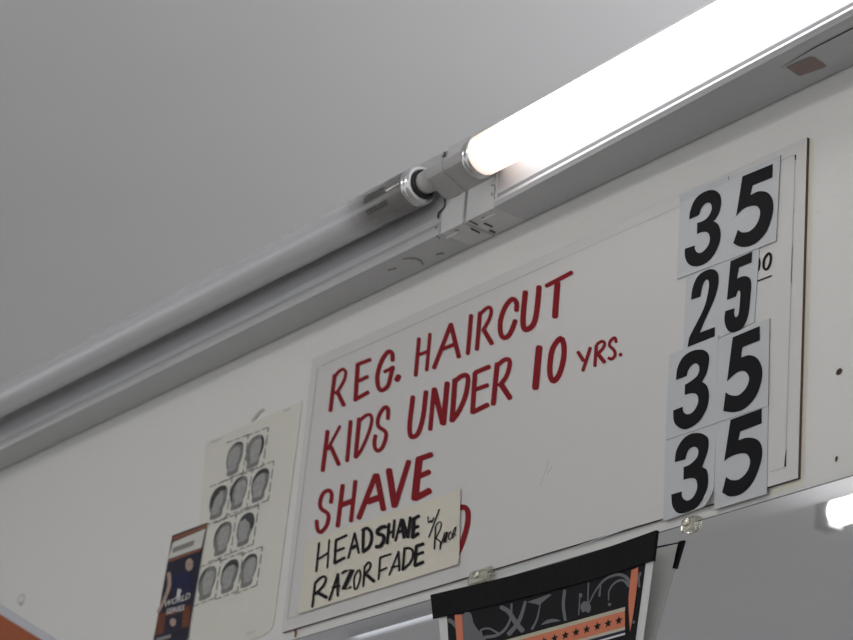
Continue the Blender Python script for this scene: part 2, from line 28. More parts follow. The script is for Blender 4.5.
 'note1': [[498,-2042,520,-2048,489,-2046,529,-2057,494,-2334,534,-2344,503,-2342,526,-2348],[672,-2047,688,-2051,666,-2050,695,-2057,686,-2335,715,-2341,693,-2341,709,-2344],[507,-2228,494,-2216,520,-2232,497,-2210,695,-2197,673,-2175,698,-2190,685,-2178],[787,-2073,810,-2079,777,-2078,820,-2088,795,-2309,838,-2319,806,-2319,829,-2324],[795,-2091,783,-2076,810,-2096,788,-2069,986,-2084,965,-2058,992,-2078,980,-2063],[807,-2205,796,-2190,822,-2211,802,-2184,965,-2205,945,-2179,971,-2199,960,-2184],[813,-2324,798,-2308,831,-2330,803,-2299,993,-2308,965,-2278,998,-2300,982,-2283],[1099,-2067,1118,-2073,1090,-2069,1124,-2081,1023,-2305,1058,-2317,1029,-2313,1048,-2319],[1094,-2068,1114,-2069,1089,-2074,1125,-2077,1191,-2292,1228,-2295,1203,-2299,1223,-2301],[1068,-2229,1051,-2209,1089,-2237,1058,-2199,1191,-2228,1160,-2191,1198,-2218,1181,-2198],[1233,-2072,1262,-2078,1223,-2078,1275,-2089,1252,-2291,1304,-2301,1265,-2301,1293,-2307],[1230,-2089,1211,-2070,1250,-2095,1215,-2060,1273,-2090,1239,-2055,1293,-2086,1267,-2050,1303,-2086,1305,-2054,1316,-2093,1344,-2073,1337,-2108,1376,-2096,1353,-2125,1402,-2123,1365,-2146,1418,-2152,1372,-2171,1426,-2182,1373,-2194,1428,-2210,1369,-2216,1423,-2237,1358,-2237,1410,-2261,1343,-2254,1390,-2283,1321,-2265,1362,-2297,1291,-2273,1328,-2306,1260,-2281,1297,-2314,1257,-2292,1277,-2310],[1633,-2113,1639,-2135,1614,-2101,1624,-2141,1589,-2097,1599,-2136,1562,-2092,1578,-2133,1531,-2091,1563,-2132,1502,-2096,1544,-2135,1475,-2105,1524,-2142,1456,-2118,1515,-2148,1450,-2136,1514,-2151,1459,-2157,1515,-2153,1485,-2179,1515,-2154,1521,-2194,1529,-2159,1552,-2203,1564,-2170,1562,-2207,1604,-2190,1565,-2213,1625,-2218,1569,-2228,1632,-2242,1568,-2242,1630,-2264,1561,-2256,1620,-2284,1548,-2269,1603,-2302,1536,-2276,1580,-2315,1526,-2277,1547,-2317,1506,-2273,1517,-2313,1481,-2269,1492,-2309,1466,-2275,1472,-2297],[1648,-2090,1675,-2097,1636,-2095,1687,-2108,1639,-2288,1690,-2301,1651,-2299,1678,-2306],[1732,-2075,1755,-2081,1723,-2079,1764,-2091,1725,-2250,1767,-2260,1735,-2259,1758,-2265],[1665,-2202,1655,-2187,1680,-2208,1661,-2181,1753,-2206,1735,-2179,1759,-2200,1749,-2185],[1839,-2090,1859,-2097,1829,-2093,1866,-2106,1772,-2288,1809,-2301,1779,-2297,1799,-2304],[1831,-2089,1857,-2092,1824,-2097,1872,-2102,1898,-2289,1946,-2294,1912,-2299,1939,-2302],[1812,-2228,1800,-2212,1828,-2234,1806,-2204,1910,-2229,1889,-2199,1916,-2221,1904,-2205],[1852,-2096,1881,-2097,1846,-2106,1899,-2108,1956,-2298,2009,-2299,1974,-2308,2003,-2309],[1981,-2098,2008,-2106,1969,-2103,2018,-2117,1962,-2295,2011,-2308,1973,-2306,2000,-2313],[2034,-2119,2067,-2128,2020,-2126,2082,-2142,2030,-2313,2091,-2327,2044,-2326,2078,-2334],[2043,-2150,2026,-2131,2062,-2156,2031,-2121,2142,-2143,2111,-2108,2147,-2133,2130,-2114],[2050,-2237,2038,-2219,2067,-2244,2045,-2212,2143,-2241,2121,-2209,2150,-2233,2138,-2216],[2061,-2329,2042,-2311,2079,-2333,2045,-2301,2160,-2312,2125,-2279,2163,-2302,2144,-2284]],
 'note_side': [[2262,-2160,2272,-2161,2259,-2162,2277,-2165,2265,-2186,2282,-2189,2270,-2210,2288,-2213,2280,-2229,2291,-2223,2304,-2230,2289,-2219,2316,-2218,2301,-2209,2319,-2213,2317,-2202,2315,-2215,2332,-2217,2318,-2229,2335,-2231,2337,-2242,2325,-2230,2348,-2230,2331,-2222,2358,-2213,2341,-2205,2368,-2195,2351,-2187,2366,-2191,2356,-2186],[2429,-2124,2440,-2129,2422,-2125,2443,-2134,2300,-2360,2321,-2369,2303,-2365,2315,-2370],[2392,-2278,2405,-2281,2387,-2280,2411,-2286,2398,-2496,2422,-2501,2403,-2501,2416,-2504],[2400,-2284,2391,-2279,2406,-2285,2391,-2275,2422,-2274,2407,-2264,2438,-2263,2424,-2252,2451,-2257,2441,-2246,2460,-2258,2461,-2248,2466,-2262,2478,-2257,2472,-2269,2489,-2271,2474,-2282,2492,-2286,2472,-2300,2490,-2306,2465,-2320,2482,-2327,2450,-2342,2467,-2350,2430,-2368,2447,-2376,2410,-2393,2426,-2401,2412,-2397,2421,-2402],[2409,-2396,2416,-2391,2412,-2402,2424,-2393,2486,-2449,2510,-2448,2485,-2513,2509,-2519,2490,-2518,2503,-2522],[2546,-2369,2556,-2373,2540,-2370,2559,-2378,2491,-2487,2510,-2494,2494,-2491,2504,-2496],[2545,-2370,2554,-2373,2542,-2372,2557,-2377,2534,-2464,2549,-2469,2537,-2468,2546,-2470],[2516,-2450,2511,-2445,2521,-2451,2513,-2443,2549,-2446,2541,-2438,2550,-2444,2546,-2439],[2546,-2375,2543,-2368,2552,-2378,2547,-2366,2571,-2371,2603,-2378,2543,-2463,2575,-2470,2603,-2471,2596,-2459,2606,-2468,2602,-2462],[2635,-2376,2637,-2386,2619,-2383,2633,-2391,2608,-2399,2623,-2405,2602,-2415,2618,-2420,2605,-2432,2620,-2434,2613,-2449,2627,-2448,2630,-2462,2629,-2452,2648,-2458,2636,-2449,2664,-2446,2650,-2438,2672,-2431,2657,-2426,2667,-2412,2652,-2411,2654,-2391,2641,-2392,2635,-2376,2637,-2386],[2673,-2375,2683,-2378,2670,-2377,2687,-2381,2675,-2454,2692,-2458,2679,-2458,2689,-2461],[2680,-2383,2673,-2379,2685,-2383,2672,-2375,2699,-2372,2685,-2364,2712,-2361,2699,-2352,2707,-2355,2721,-2354,2707,-2367,2722,-2372,2702,-2392,2718,-2397,2698,-2410,2713,-2416,2695,-2414,2707,-2423,2694,-2413,2699,-2424,2690,-2413,2694,-2423,2687,-2415,2689,-2421],[2688,-2411,2695,-2409,2688,-2415,2701,-2411,2720,-2445,2733,-2442,2726,-2448,2733,-2446]],
 'note2': [[503,-2445,525,-2450,495,-2449,535,-2458,508,-2691,548,-2700,517,-2699,539,-2704],[517,-2464,498,-2451,532,-2465,497,-2442,559,-2452,524,-2429,585,-2439,552,-2415,609,-2431,581,-2405,634,-2427,613,-2401,658,-2428,646,-2401,668,-2429,680,-2409,670,-2432,707,-2427,675,-2441,718,-2448,676,-2454,719,-2467,669,-2470,711,-2487,655,-2488,695,-2508,634,-2506,671,-2528,604,-2522,638,-2545,566,-2538,599,-2562,527,-2554,560,-2578,527,-2563,545,-2576],[568,-2565,581,-2550,579,-2579,603,-2551,742,-2655,766,-2628,764,-2657,777,-2642],[886,-2425,908,-2432,876,-2427,914,-2441,788,-2672,826,-2686,795,-2681,816,-2688],[882,-2425,905,-2429,874,-2430,916,-2438,919,-2659,961,-2666,930,-2667,953,-2671],[817,-2563,810,-2549,831,-2569,817,-2544,955,-2574,942,-2550,962,-2569,955,-2555],[963,-2450,949,-2436,978,-2454,953,-2428,1020,-2447,1001,-2420,1095,-2428,1171,-2446,981,-2604,1057,-2622,1149,-2623,1131,-2598,1156,-2617,1146,-2603],[1256,-2458,1248,-2472,1222,-2457,1242,-2475,1195,-2471,1220,-2486,1175,-2489,1203,-2502,1165,-2512,1194,-2522,1161,-2540,1190,-2548,1163,-2568,1192,-2573,1172,-2597,1200,-2600,1186,-2626,1214,-2627,1204,-2648,1225,-2642,1232,-2660,1225,-2642,1255,-2656,1230,-2640,1269,-2640,1241,-2629,1279,-2612,1250,-2602,1287,-2573,1258,-2565,1290,-2538,1261,-2531,1287,-2508,1258,-2503,1278,-2480,1250,-2479,1256,-2458,1248,-2472],[1322,-2443,1341,-2447,1315,-2447,1349,-2454,1330,-2642,1364,-2649,1338,-2649,1356,-2653],[1335,-2459,1319,-2449,1347,-2460,1317,-2442,1365,-2447,1336,-2429,1384,-2435,1356,-2416,1396,-2429,1377,-2408,1398,-2430,1406,-2413,1402,-2433,1428,-2427,1407,-2440,1440,-2443,1408,-2451,1442,-2460,1406,-2467,1439,-2479,1398,-2481,1429,-2497,1381,-2493,1408,-2511,1356,-2504,1383,-2523,1331,-2516,1358,-2535,1331,-2523,1346,-2533],[1345,-2526,1364,-2516,1351,-2539,1384,-2520,1501,-2638,1534,-2619,1521,-2642,1540,-2632],[1561,-2406,1578,-2410,1555,-2410,1585,-2417,1570,-2622,1600,-2629,1577,-2628,1594,-2632],[1565,-2415,1557,-2403,1576,-2419,1563,-2398,1748,-2420,1735,-2399,1753,-2416,1746,-2404],[1584,-2548,1575,-2538,1594,-2552,1578,-2533,1702,-2540,1687,-2521,1706,-2535,1697,-2524],[1852,-2401,1866,-2407,1844,-2403,1870,-2413,1734,-2608,1760,-2619,1738,-2614,1752,-2620],[1847,-2401,1865,-2404,1841,-2405,1873,-2411,1885,-2598,1917,-2603,1893,-2605,1911,-2608],[1763,-2547,1758,-2536,1774,-2553,1764,-2532,1903,-2560,1892,-2539,1909,-2556,1903,-2544],[1935,-2390,1957,-2396,1927,-2394,1966,-2404,1932,-2600,1971,-2609,1941,-2608,1963,-2613],[1929,-2403,1925,-2389,1942,-2410,1933,-2385,1974,-2414,1966,-2389,2004,-2418,2000,-2394,2026,-2424,2034,-2403,2045,-2433,2065,-2418,2059,-2444,2091,-2438,2068,-2458,2106,-2463,2070,-2481,2109,-2492,2065,-2509,2103,-2523,2050,-2534,2086,-2553,2022,-2554,2053,-2576,1981,-2572,2011,-2595,1939,-2591,1969,-2613,1939,-2599,1956,-2612],[2116,-2398,2142,-2405,2105,-2404,2153,-2416,2112,-2593,2160,-2605,2123,-2604,2149,-2610],[2118,-2423,2107,-2404,2136,-2430,2115,-2397,2246,-2429,2225,-2395,2254,-2421,2242,-2403],[2129,-2505,2118,-2489,2144,-2511,2125,-2482,2257,-2508,2238,-2479,2263,-2501,2253,-2485],[2133,-2610,2118,-2591,2152,-2617,2125,-2582,2274,-2606,2247,-2571,2281,-2597,2266,-2578]],
 'chart': [-1993,-402,-147,-405,-205,-2802,-1768,-2851],
 'faces': [[-1336,-561,-1289,-564,-1248,-575,-1216,-597,-1195,-626,-1186,-666,-1186,-709,-1192,-749,-1204,-785,-1221,-811,-1239,-838,-1236,-879,-1255,-914,-1355,-923,-1456,-914,-1469,-881,-1462,-842,-1481,-815,-1500,-786,-1508,-749,-1509,-709,-1504,-669,-1491,-632,-1464,-598,-1427,-573,-1383,-562],[-950,-576,-902,-580,-859,-591,-827,-612,-805,-642,-796,-681,-796,-723,-802,-762,-814,-798,-833,-824,-850,-851,-848,-891,-867,-925,-971,-934,-1074,-925,-1088,-893,-1080,-854,-1100,-827,-1119,-799,-1127,-762,-1128,-723,-1123,-684,-1109,-647,-1081,-613,-1043,-588,-998,-578],[-1562,-994,-1513,-996,-1468,-1007,-1435,-1028,-1412,-1057,-1402,-1097,-1402,-1139,-1408,-1179,-1420,-1215,-1439,-1241,-1457,-1268,-1454,-1309,-1473,-1343,-1580,-1354,-1686,-1346,-1701,-1314,-1694,-1275,-1714,-1248,-1735,-1220,-1743,-1183,-1744,-1143,-1740,-1104,-1726,-1067,-1697,-1033,-1658,-1007,-1612,-996],[-1169,-980,-1123,-983,-1082,-993,-1051,-1014,-1030,-1043,-1022,-1082,-1021,-1124,-1028,-1163,-1039,-1198,-1056,-1225,-1074,-1251,-1071,-1291,-1090,-1326,-1189,-1336,-1287,-1328,-1300,-1297,-1294,-1258,-1312,-1231,-1331,-1203,-1338,-1167,-1339,-1128,-1334,-1089,-1321,-1052,-1294,-1019,-1258,-993,-1215,-982],[-761,-989,-714,-992,-672,-1002,-641,-1023,-620,-1052,-611,-1090,-611,-1131,-617,-1170,-629,-1205,-647,-1231,-665,-1257,-662,-1297,-681,-1330,-783,-1341,-884,-1333,-897,-1302,-890,-1264,-909,-1237,-928,-1210,-936,-1174,-936,-1135,-931,-1097,-918,-1060,-890,-1027,-853,-1002,-809,-991],[-1381,-1432,-1332,-1434,-1289,-1444,-1256,-1464,-1234,-1492,-1224,-1531,-1224,-1572,-1230,-1611,-1242,-1647,-1260,-1673,-1278,-1699,-1276,-1740,-1294,-1774,-1399,-1785,-1504,-1779,-1518,-1748,-1511,-1710,-1531,-1683,-1551,-1656,-1559,-1620,-1560,-1581,-1556,-1542,-1542,-1506,-1513,-1472,-1475,-1446,-1430,-1435],[-951,-1424,-906,-1426,-866,-1435,-836,-1455,-815,-1483,-807,-1521,-807,-1562,-813,-1600,-825,-1635,-842,-1662,-858,-1688,-856,-1727,-874,-1761,-971,-1772,-1068,-1766,-1081,-1735,-1074,-1698,-1092,-1671,-1110,-1645,-1117,-1609,-1118,-1571,-1113,-1533,-1100,-1496,-1073,-1463,-1038,-1438,-996,-1426],[-1577,-1873,-1528,-1875,-1485,-1884,-1452,-1903,-1429,-1931,-1420,-1969,-1419,-2010,-1425,-2049,-1437,-2084,-1455,-2111,-1473,-2137,-1471,-2177,-1489,-2211,-1595,-2224,-1700,-2219,-1714,-2189,-1707,-2150,-1727,-2124,-1747,-2098,-1756,-2062,-1757,-2023,-1752,-1985,-1739,-1949,-1710,-1915,-1672,-1889,-1626,-1877],[-1145,-1884,-1098,-1885,-1055,-1894,-1023,-1913,-1002,-1941,-993,-1978,-992,-2019,-998,-2057,-1010,-2091,-1028,-2118,-1046,-2144,-1044,-2183,-1062,-2216,-1165,-2229,-1267,-2224,-1281,-2194,-1274,-2157,-1293,-2131,-1312,-2105,-1320,-2070,-1321,-2032,-1316,-1994,-1303,-1958,-1275,-1925,-1238,-1899,-1193,-1887],[-783,-1898,-739,-1899,-700,-1908,-671,-1927,-651,-1954,-643,-1991,-643,-2031,-649,-2069,-660,-2103,-677,-2129,-694,-2155,-692,-2193,-709,-2226,-805,-2239,-899,-2234,-912,-2205,-905,-2167,-923,-2142,-940,-2116,-947,-2081,-948,-2044,-943,-2007,-930,-1971,-904,-1938,-869,-1912,-828,-1901]],
 'neck': [[-1356,-611,-1323,-613,-1294,-621,-1272,-636,-1257,-658,-1251,-686,-1251,-717,-1255,-746,-1263,-772,-1276,-791,-1288,-810,-1286,-840,-1299,-865,-1369,-872,-1439,-865,-1449,-842,-1444,-813,-1457,-793,-1470,-773,-1475,-746,-1476,-717,-1473,-689,-1463,-662,-1444,-638,-1419,-619,-1388,-612],[-927,-627,-895,-630,-867,-637,-846,-653,-832,-674,-826,-702,-826,-732,-830,-761,-838,-786,-850,-805,-862,-824,-861,-854,-874,-878,-942,-885,-1010,-878,-1019,-855,-1014,-827,-1027,-808,-1039,-788,-1044,-761,-1044,-733,-1041,-705,-1032,-678,-1013,-654,-988,-636,-959,-628],[-1582,-1044,-1549,-1045,-1519,-1053,-1498,-1068,-1483,-1089,-1476,-1117,-1476,-1148,-1480,-1176,-1488,-1202,-1501,-1222,-1513,-1241,-1511,-1271,-1524,-1295,-1594,-1303,-1665,-1297,-1674,-1274,-1670,-1246,-1683,-1227,-1696,-1206,-1702,-1180,-1702,-1151,-1699,-1123,-1690,-1096,-1671,-1072,-1645,-1053,-1614,-1045],[-1145,-1030,-1114,-1032,-1085,-1039,-1064,-1054,-1049,-1075,-1043,-1103,-1043,-1133,-1048,-1161,-1056,-1187,-1068,-1206,-1080,-1225,-1078,-1254,-1091,-1279,-1160,-1286,-1228,-1281,-1237,-1258,-1232,-1230,-1245,-1211,-1258,-1191,-1263,-1165,-1263,-1136,-1260,-1109,-1251,-1082,-1232,-1058,-1207,-1040,-1177,-1032],[-780,-1038,-749,-1040,-721,-1047,-701,-1062,-687,-1082,-681,-1110,-681,-1140,-685,-1168,-693,-1193,-705,-1212,-717,-1231,-716,-1259,-728,-1284,-796,-1291,-862,-1285,-871,-1263,-866,-1236,-879,-1216,-891,-1197,-896,-1171,-896,-1143,-893,-1115,-884,-1089,-865,-1066,-841,-1047,-811,-1039],[-1357,-1482,-1325,-1483,-1296,-1490,-1275,-1504,-1260,-1525,-1254,-1552,-1254,-1582,-1258,-1610,-1266,-1636,-1278,-1655,-1290,-1674,-1289,-1703,-1302,-1727,-1371,-1736,-1439,-1731,-1449,-1709,-1444,-1681,-1457,-1662,-1470,-1642,-1475,-1616,-1476,-1589,-1472,-1561,-1463,-1535,-1444,-1510,-1419,-1492,-1389,-1483],[-970,-1472,-938,-1474,-910,-1480,-890,-1495,-875,-1515,-870,-1542,-870,-1572,-874,-1599,-882,-1625,-894,-1643,-906,-1662,-904,-1691,-917,-1715,-984,-1723,-1051,-1719,-1060,-1697,-1056,-1669,-1068,-1650,-1081,-1631,-1085,-1606,-1086,-1578,-1083,-1551,-1073,-1525,-1055,-1501,-1030,-1482,-1001,-1474],[-1553,-1922,-1521,-1923,-1492,-1930,-1471,-1943,-1456,-1964,-1450,-1991,-1449,-2021,-1454,-2048,-1462,-2074,-1474,-2093,-1486,-2112,-1484,-2141,-1497,-2165,-1566,-2174,-1635,-2171,-1645,-2149,-1640,-2121,-1653,-2103,-1666,-2083,-1671,-2058,-1672,-2030,-1669,-2002,-1660,-1976,-1641,-1952,-1616,-1933,-1586,-1925],[-1164,-1932,-1133,-1933,-1104,-1939,-1084,-1953,-1069,-1973,-1063,-2000,-1063,-2029,-1067,-2057,-1075,-2082,-1087,-2100,-1099,-2119,-1098,-2148,-1110,-2172,-1178,-2181,-1245,-2177,-1255,-2156,-1250,-2128,-1262,-2110,-1275,-2091,-1280,-2066,-1280,-2038,-1277,-2011,-1268,-1985,-1250,-1961,-1225,-1943,-1196,-1934],[-761,-1945,-731,-1946,-703,-1952,-683,-1966,-669,-1985,-664,-2012,-664,-2041,-668,-2068,-676,-2093,-688,-2111,-699,-2130,-698,-2158,-710,-2182,-777,-2191,-842,-2187,-851,-2166,-846,-2139,-858,-2121,-870,-2102,-875,-2077,-875,-2050,-872,-2023,-863,-1998,-845,-1974,-821,-1956,-792,-1947]],
 'hair': [[-1397,-570,-1376,-565,-1353,-562,-1331,-561,-1309,-563,-1287,-567,-1266,-574,-1246,-583,-1228,-594,-1212,-607,-1198,-621,-1212,-625,-1231,-613,-1250,-605,-1269,-598,-1286,-593,-1302,-589,-1317,-586,-1332,-582,-1349,-579,-1368,-577,-1390,-578],[-850,-606,-828,-623,-810,-643,-797,-666,-789,-691,-786,-716,-788,-741,-796,-766,-808,-790,-826,-811,-847,-829,-860,-823,-847,-803,-838,-782,-832,-760,-829,-738,-828,-716,-830,-694,-833,-672,-840,-651,-849,-631,-862,-612],[-1710,-1220,-1732,-1180,-1738,-1136,-1728,-1092,-1702,-1052,-1662,-1021,-1614,-1001,-1560,-994,-1508,-1001,-1460,-1021,-1423,-1052,-1463,-1064,-1511,-1051,-1547,-1055,-1560,-1066,-1562,-1072,-1573,-1077,-1596,-1088,-1623,-1109,-1647,-1137,-1664,-1172,-1668,-1209],[-1293,-1225,-1320,-1195,-1337,-1160,-1341,-1122,-1334,-1084,-1314,-1049,-1284,-1019,-1246,-997,-1202,-984,-1157,-981,-1112,-988,-1121,-998,-1159,-999,-1191,-1006,-1219,-1019,-1245,-1037,-1268,-1061,-1286,-1090,-1297,-1123,-1300,-1156,-1293,-1189,-1277,-1219],[-926,-1103,-911,-1070,-888,-1040,-857,-1016,-820,-999,-779,-991,-738,-991,-699,-1000,-663,-1017,-635,-1041,-614,-1070,-642,-1075,-674,-1054,-707,-1043,-735,-1040,-753,-1042,-765,-1043,-782,-1044,-807,-1048,-837,-1059,-869,-1079,-896,-1106],[-1551,-1605,-1554,-1572,-1547,-1540,-1532,-1510,-1509,-1482,-1479,-1460,-1444,-1444,-1406,-1435,-1367,-1433,-1329,-1438,-1293,-1451,-1303,-1457,-1338,-1450,-1370,-1450,-1398,-1455,-1425,-1463,-1452,-1476,-1478,-1494,-1501,-1516,-1519,-1543,-1531,-1573,-1536,-1604],[-1078,-1476,-1041,-1448,-997,-1431,-949,-1424,-902,-1429,-859,-1446,-824,-1472,-800,-1506,-789,-1544,-792,-1584,-808,-1622,-850,-1614,-860,-1579,-880,-1549,-905,-1526,-930,-1512,-947,-1506,-952,-1505,-949,-1498,-959,-1486,-992,-1481,-1038,-1490],[-1750,-2033,-1750,-2011,-1746,-1988,-1737,-1967,-1725,-1946,-1708,-1927,-1688,-1911,-1666,-1897,-1641,-1886,-1615,-1879,-1587,-1874,-1586,-1883,-1607,-1892,-1625,-1902,-1641,-1913,-1657,-1925,-1673,-1939,-1688,-1954,-1702,-1972,-1715,-1991,-1726,-2011,-1734,-2032],[-1309,-1993,-1291,-1958,-1262,-1927,-1225,-1904,-1183,-1889,-1138,-1884,-1094,-1889,-1054,-1903,-1021,-1926,-997,-1956,-984,-1991,-1019,-1994,-1048,-1968,-1081,-1951,-1112,-1944,-1133,-1945,-1143,-1947,-1151,-1945,-1172,-1944,-1204,-1951,-1241,-1969,-1274,-1996],[-928,-1973,-908,-1950,-884,-1931,-856,-1915,-825,-1904,-793,-1899,-760,-1899,-729,-1904,-700,-1914,-675,-1930,-654,-1949,-668,-1953,-694,-1939,-721,-1930,-746,-1925,-768,-1924,-789,-1925,-810,-1928,-834,-1933,-860,-1943,-887,-1957,-912,-1976]],
 'ticks': [[-1549,-524,-1559,-513,-1417,-527,-1426,-515],[-1381,-528,-1390,-516,-1276,-530,-1285,-518],[-1241,-531,-1250,-519,-1111,-533,-1120,-522],[-1125,-525,-1106,-531,-1127,-576,-1109,-582],[-1128,-610,-1110,-616,-1133,-717,-1115,-723],[-1135,-760,-1117,-766,-1140,-866,-1122,-872],[-1141,-900,-1123,-906,-1144,-951,-1125,-956],[-1566,-956,-1575,-945,-1434,-957,-1443,-946],[-1399,-957,-1408,-946,-1294,-958,-1303,-947],[-1260,-958,-1269,-947,-1130,-959,-1139,-948],[-1158,-541,-1166,-529,-1028,-543,-1037,-532],[-994,-544,-1002,-533,-891,-546,-900,-535],[-857,-547,-866,-535,-730,-549,-738,-538],[-743,-541,-725,-547,-746,-592,-728,-597],[-747,-625,-730,-631,-753,-731,-735,-737],[-755,-773,-737,-779,-760,-878,-742,-884],[-762,-911,-744,-917,-764,-962,-747,-967],[-1176,-967,-1185,-956,-1048,-968,-1056,-957],[-1014,-968,-1022,-957,-911,-969,-920,-958],[-878,-969,-886,-958,-751,-970,-760,-959],[-1777,-961,-1786,-949,-1643,-961,-1652,-950],[-1608,-962,-1617,-950,-1502,-962,-1511,-951],[-1467,-963,-1476,-951,-1336,-964,-1344,-952],[-1349,-955,-1331,-961,-1351,-1006,-1333,-1012],[-1353,-1040,-1334,-1046,-1357,-1146,-1339,-1152],[-1359,-1189,-1341,-1194,-1363,-1294,-1345,-1300],[-1365,-1328,-1346,-1333,-1367,-1379,-1349,-1384],[-1792,-1390,-1801,-1378,-1659,-1389,-1668,-1378],[-1624,-1389,-1633,-1377,-1519,-1388,-1528,-1377],[-1484,-1388,-1493,-1377,-1353,-1387,-1362,-1376],[-1378,-947,-1387,-936,-1248,-948,-1256,-937],[-1213,-948,-1222,-937,-1110,-949,-1118,-938],[-1075,-949,-1084,-938,-947,-950,-956,-939],[-961,-942,-943,-948,-963,-992,-945,-998],[-965,-1026,-947,-1032,-970,-1131,-952,-1136],[-972,-1173,-954,-1178,-977,-1277,-959,-1283],[-978,-1310,-960,-1316,-981,-1360,-963,-1366],[-1396,-1371,-1404,-1360,-1266,-1370,-1275,-1359],[-1231,-1370,-1240,-1359,-1129,-1369,-1137,-1359],[-1095,-1369,-1103,-1358,-967,-1368,-976,-1358],[-965,-957,-973,-946,-838,-958,-846,-947],[-804,-958,-813,-947,-703,-959,-712,-948],[-670,-959,-678,-948,-545,-960,-554,-949],[-558,-952,-541,-957,-561,-1002,-543,-1007],[-563,-1035,-545,-1040,-568,-1138,-551,-1144],[-570,-1180,-553,-1185,-576,-1283,-558,-1288],[-578,-1316,-560,-1321,-580,-1365,-563,-1370],[-985,-1375,-993,-1365,-858,-1375,-867,-1364],[-825,-1374,-833,-1364,-725,-1374,-733,-1363],[-691,-1374,-700,-1363,-568,-1373,-576,-1362],[-1592,-1402,-1601,-1391,-1460,-1402,-1469,-1390],[-1425,-1401,-1434,-1390,-1321,-1401,-1330,-1390],[-1287,-1400,-1296,-1389,-1158,-1399,-1167,-1388],[-1172,-1391,-1153,-1397,-1174,-1441,-1156,-1447],[-1175,-1475,-1157,-1480,-1180,-1579,-1162,-1584],[-1182,-1620,-1164,-1626,-1186,-1724,-1168,-1729],[-1188,-1757,-1170,-1762,-1190,-1807,-1172,-1812],[-1608,-1823,-1617,-1812,-1477,-1821,-1486,-1810],[-1443,-1820,-1451,-1809,-1339,-1818,-1348,-1807],[-1305,-1817,-1314,-1806,-1177,-1814,-1185,-1804],[-1155,-1395,-1164,-1384,-1028,-1394,-1036,-1383],[-994,-1393,-1002,-1383,-893,-1393,-901,-1382],[-859,-1393,-868,-1382,-734,-1392,-742,-1381],[-747,-1384,-729,-1389,-749,-1433,-732,-1438],[-751,-1466,-733,-1471,-756,-1569,-739,-1574],[-758,-1610,-741,-1615,-764,-1712,-746,-1717],[-765,-1745,-748,-1750,-768,-1793,-750,-1798],[-1174,-1810,-1183,-1799,-1047,-1807,-1056,-1796],[-1013,-1806,-1022,-1796,-913,-1804,-921,-1794],[-879,-1804,-888,-1793,-755,-1801,-763,-1791],[-1789,-1847,-1798,-1836,-1657,-1844,-1666,-1833],[-1622,-1844,-1631,-1833,-1518,-1841,-1527,-1831],[-1483,-1841,-1492,-1830,-1354,-1838,-1362,-1827],[-1367,-1830,-1349,-1835,-1369,-1880,-1351,-1885],[-1371,-1913,-1352,-1918,-1375,-2016,-1357,-2021],[-1377,-2057,-1358,-2062,-1381,-2160,-1363,-2165],[-1382,-2193,-1364,-2198,-1384,-2242,-1366,-2247],[-1804,-2264,-1813,-2254,-1673,-2260,-1682,-2249],[-1638,-2259,-1647,-2248,-1534,-2255,-1543,-2245],[-1500,-2254,-1508,-2244,-1371,-2250,-1380,-2239],[-1351,-1858,-1360,-1847,-1223,-1855,-1231,-1844],[-1189,-1854,-1197,-1844,-1087,-1852,-1096,-1841],[-1053,-1851,-1062,-1841,-927,-1849,-936,-1838],[-940,-1841,-923,-1846,-943,-1890,-925,-1895],[-944,-1923,-927,-1927,-949,-2024,-932,-2029],[-951,-2065,-934,-2070,-956,-2166,-939,-2171],[-958,-2199,-940,-2203,-960,-2247,-943,-2252],[-1368,-2269,-1377,-2259,-1241,-2265,-1249,-2254],[-1207,-2264,-1216,-2253,-1106,-2260,-1114,-2250],[-1072,-2259,-1081,-2249,-947,-2255,-956,-2244],[-984,-1872,-993,-1862,-859,-1869,-867,-1859],[-826,-1869,-834,-1858,-726,-1866,-735,-1856],[-693,-1866,-702,-1855,-570,-1863,-579,-1852],[-583,-1855,-566,-1860,-586,-1904,-568,-1909],[-588,-1936,-570,-1941,-593,-2037,-576,-2041],[-595,-2077,-578,-2081,-601,-2177,-583,-2181],[-602,-2209,-585,-2213,-605,-2257,-588,-2261],[-1004,-2279,-1012,-2268,-879,-2274,-887,-2264],[-846,-2273,-854,-2263,-747,-2270,-756,-2259],[-714,-2268,-723,-2258,-592,-2264,-600,-2254]],
 'chart_tape': [[-1880,-436,-1887,-427,-1871,-440,-1884,-424,-1650,-443,-1662,-427,-1647,-439,-1654,-431],[-468,-443,-476,-434,-460,-445,-474,-430,-352,-435,-366,-420,-350,-431,-358,-423],[-1075,-398,-1097,-384,-1061,-399,-1100,-375,-1026,-377,-1066,-352,-992,-354,-1031,-329,-961,-337,-997,-311,-931,-327,-964,-300,-903,-322,-933,-294,-873,-316,-903,-289,-871,-308,-887,-293],[-670,-2748,-675,-2742,-663,-2750,-672,-2739,-519,-2744,-528,-2733,-517,-2742,-521,-2736]],
 'ticket': [-2437,-1358,-1720,-1364,-1819,-2613,-2544,-2577],
 'tk_orange': [[-2404,-1385,-1708,-1385,-1731,-1419,-2399,-1430],[-2433,-1636,-1769,-1635,-1771,-1662,-2436,-1662]],
 'tk_white': [[-2399,-1443,-1739,-1425,-1775,-1628,-2451,-1621]],
 'tk_code': [[-2373,-1512,-1939,-1511,-1947,-1568,-2373,-1568]],
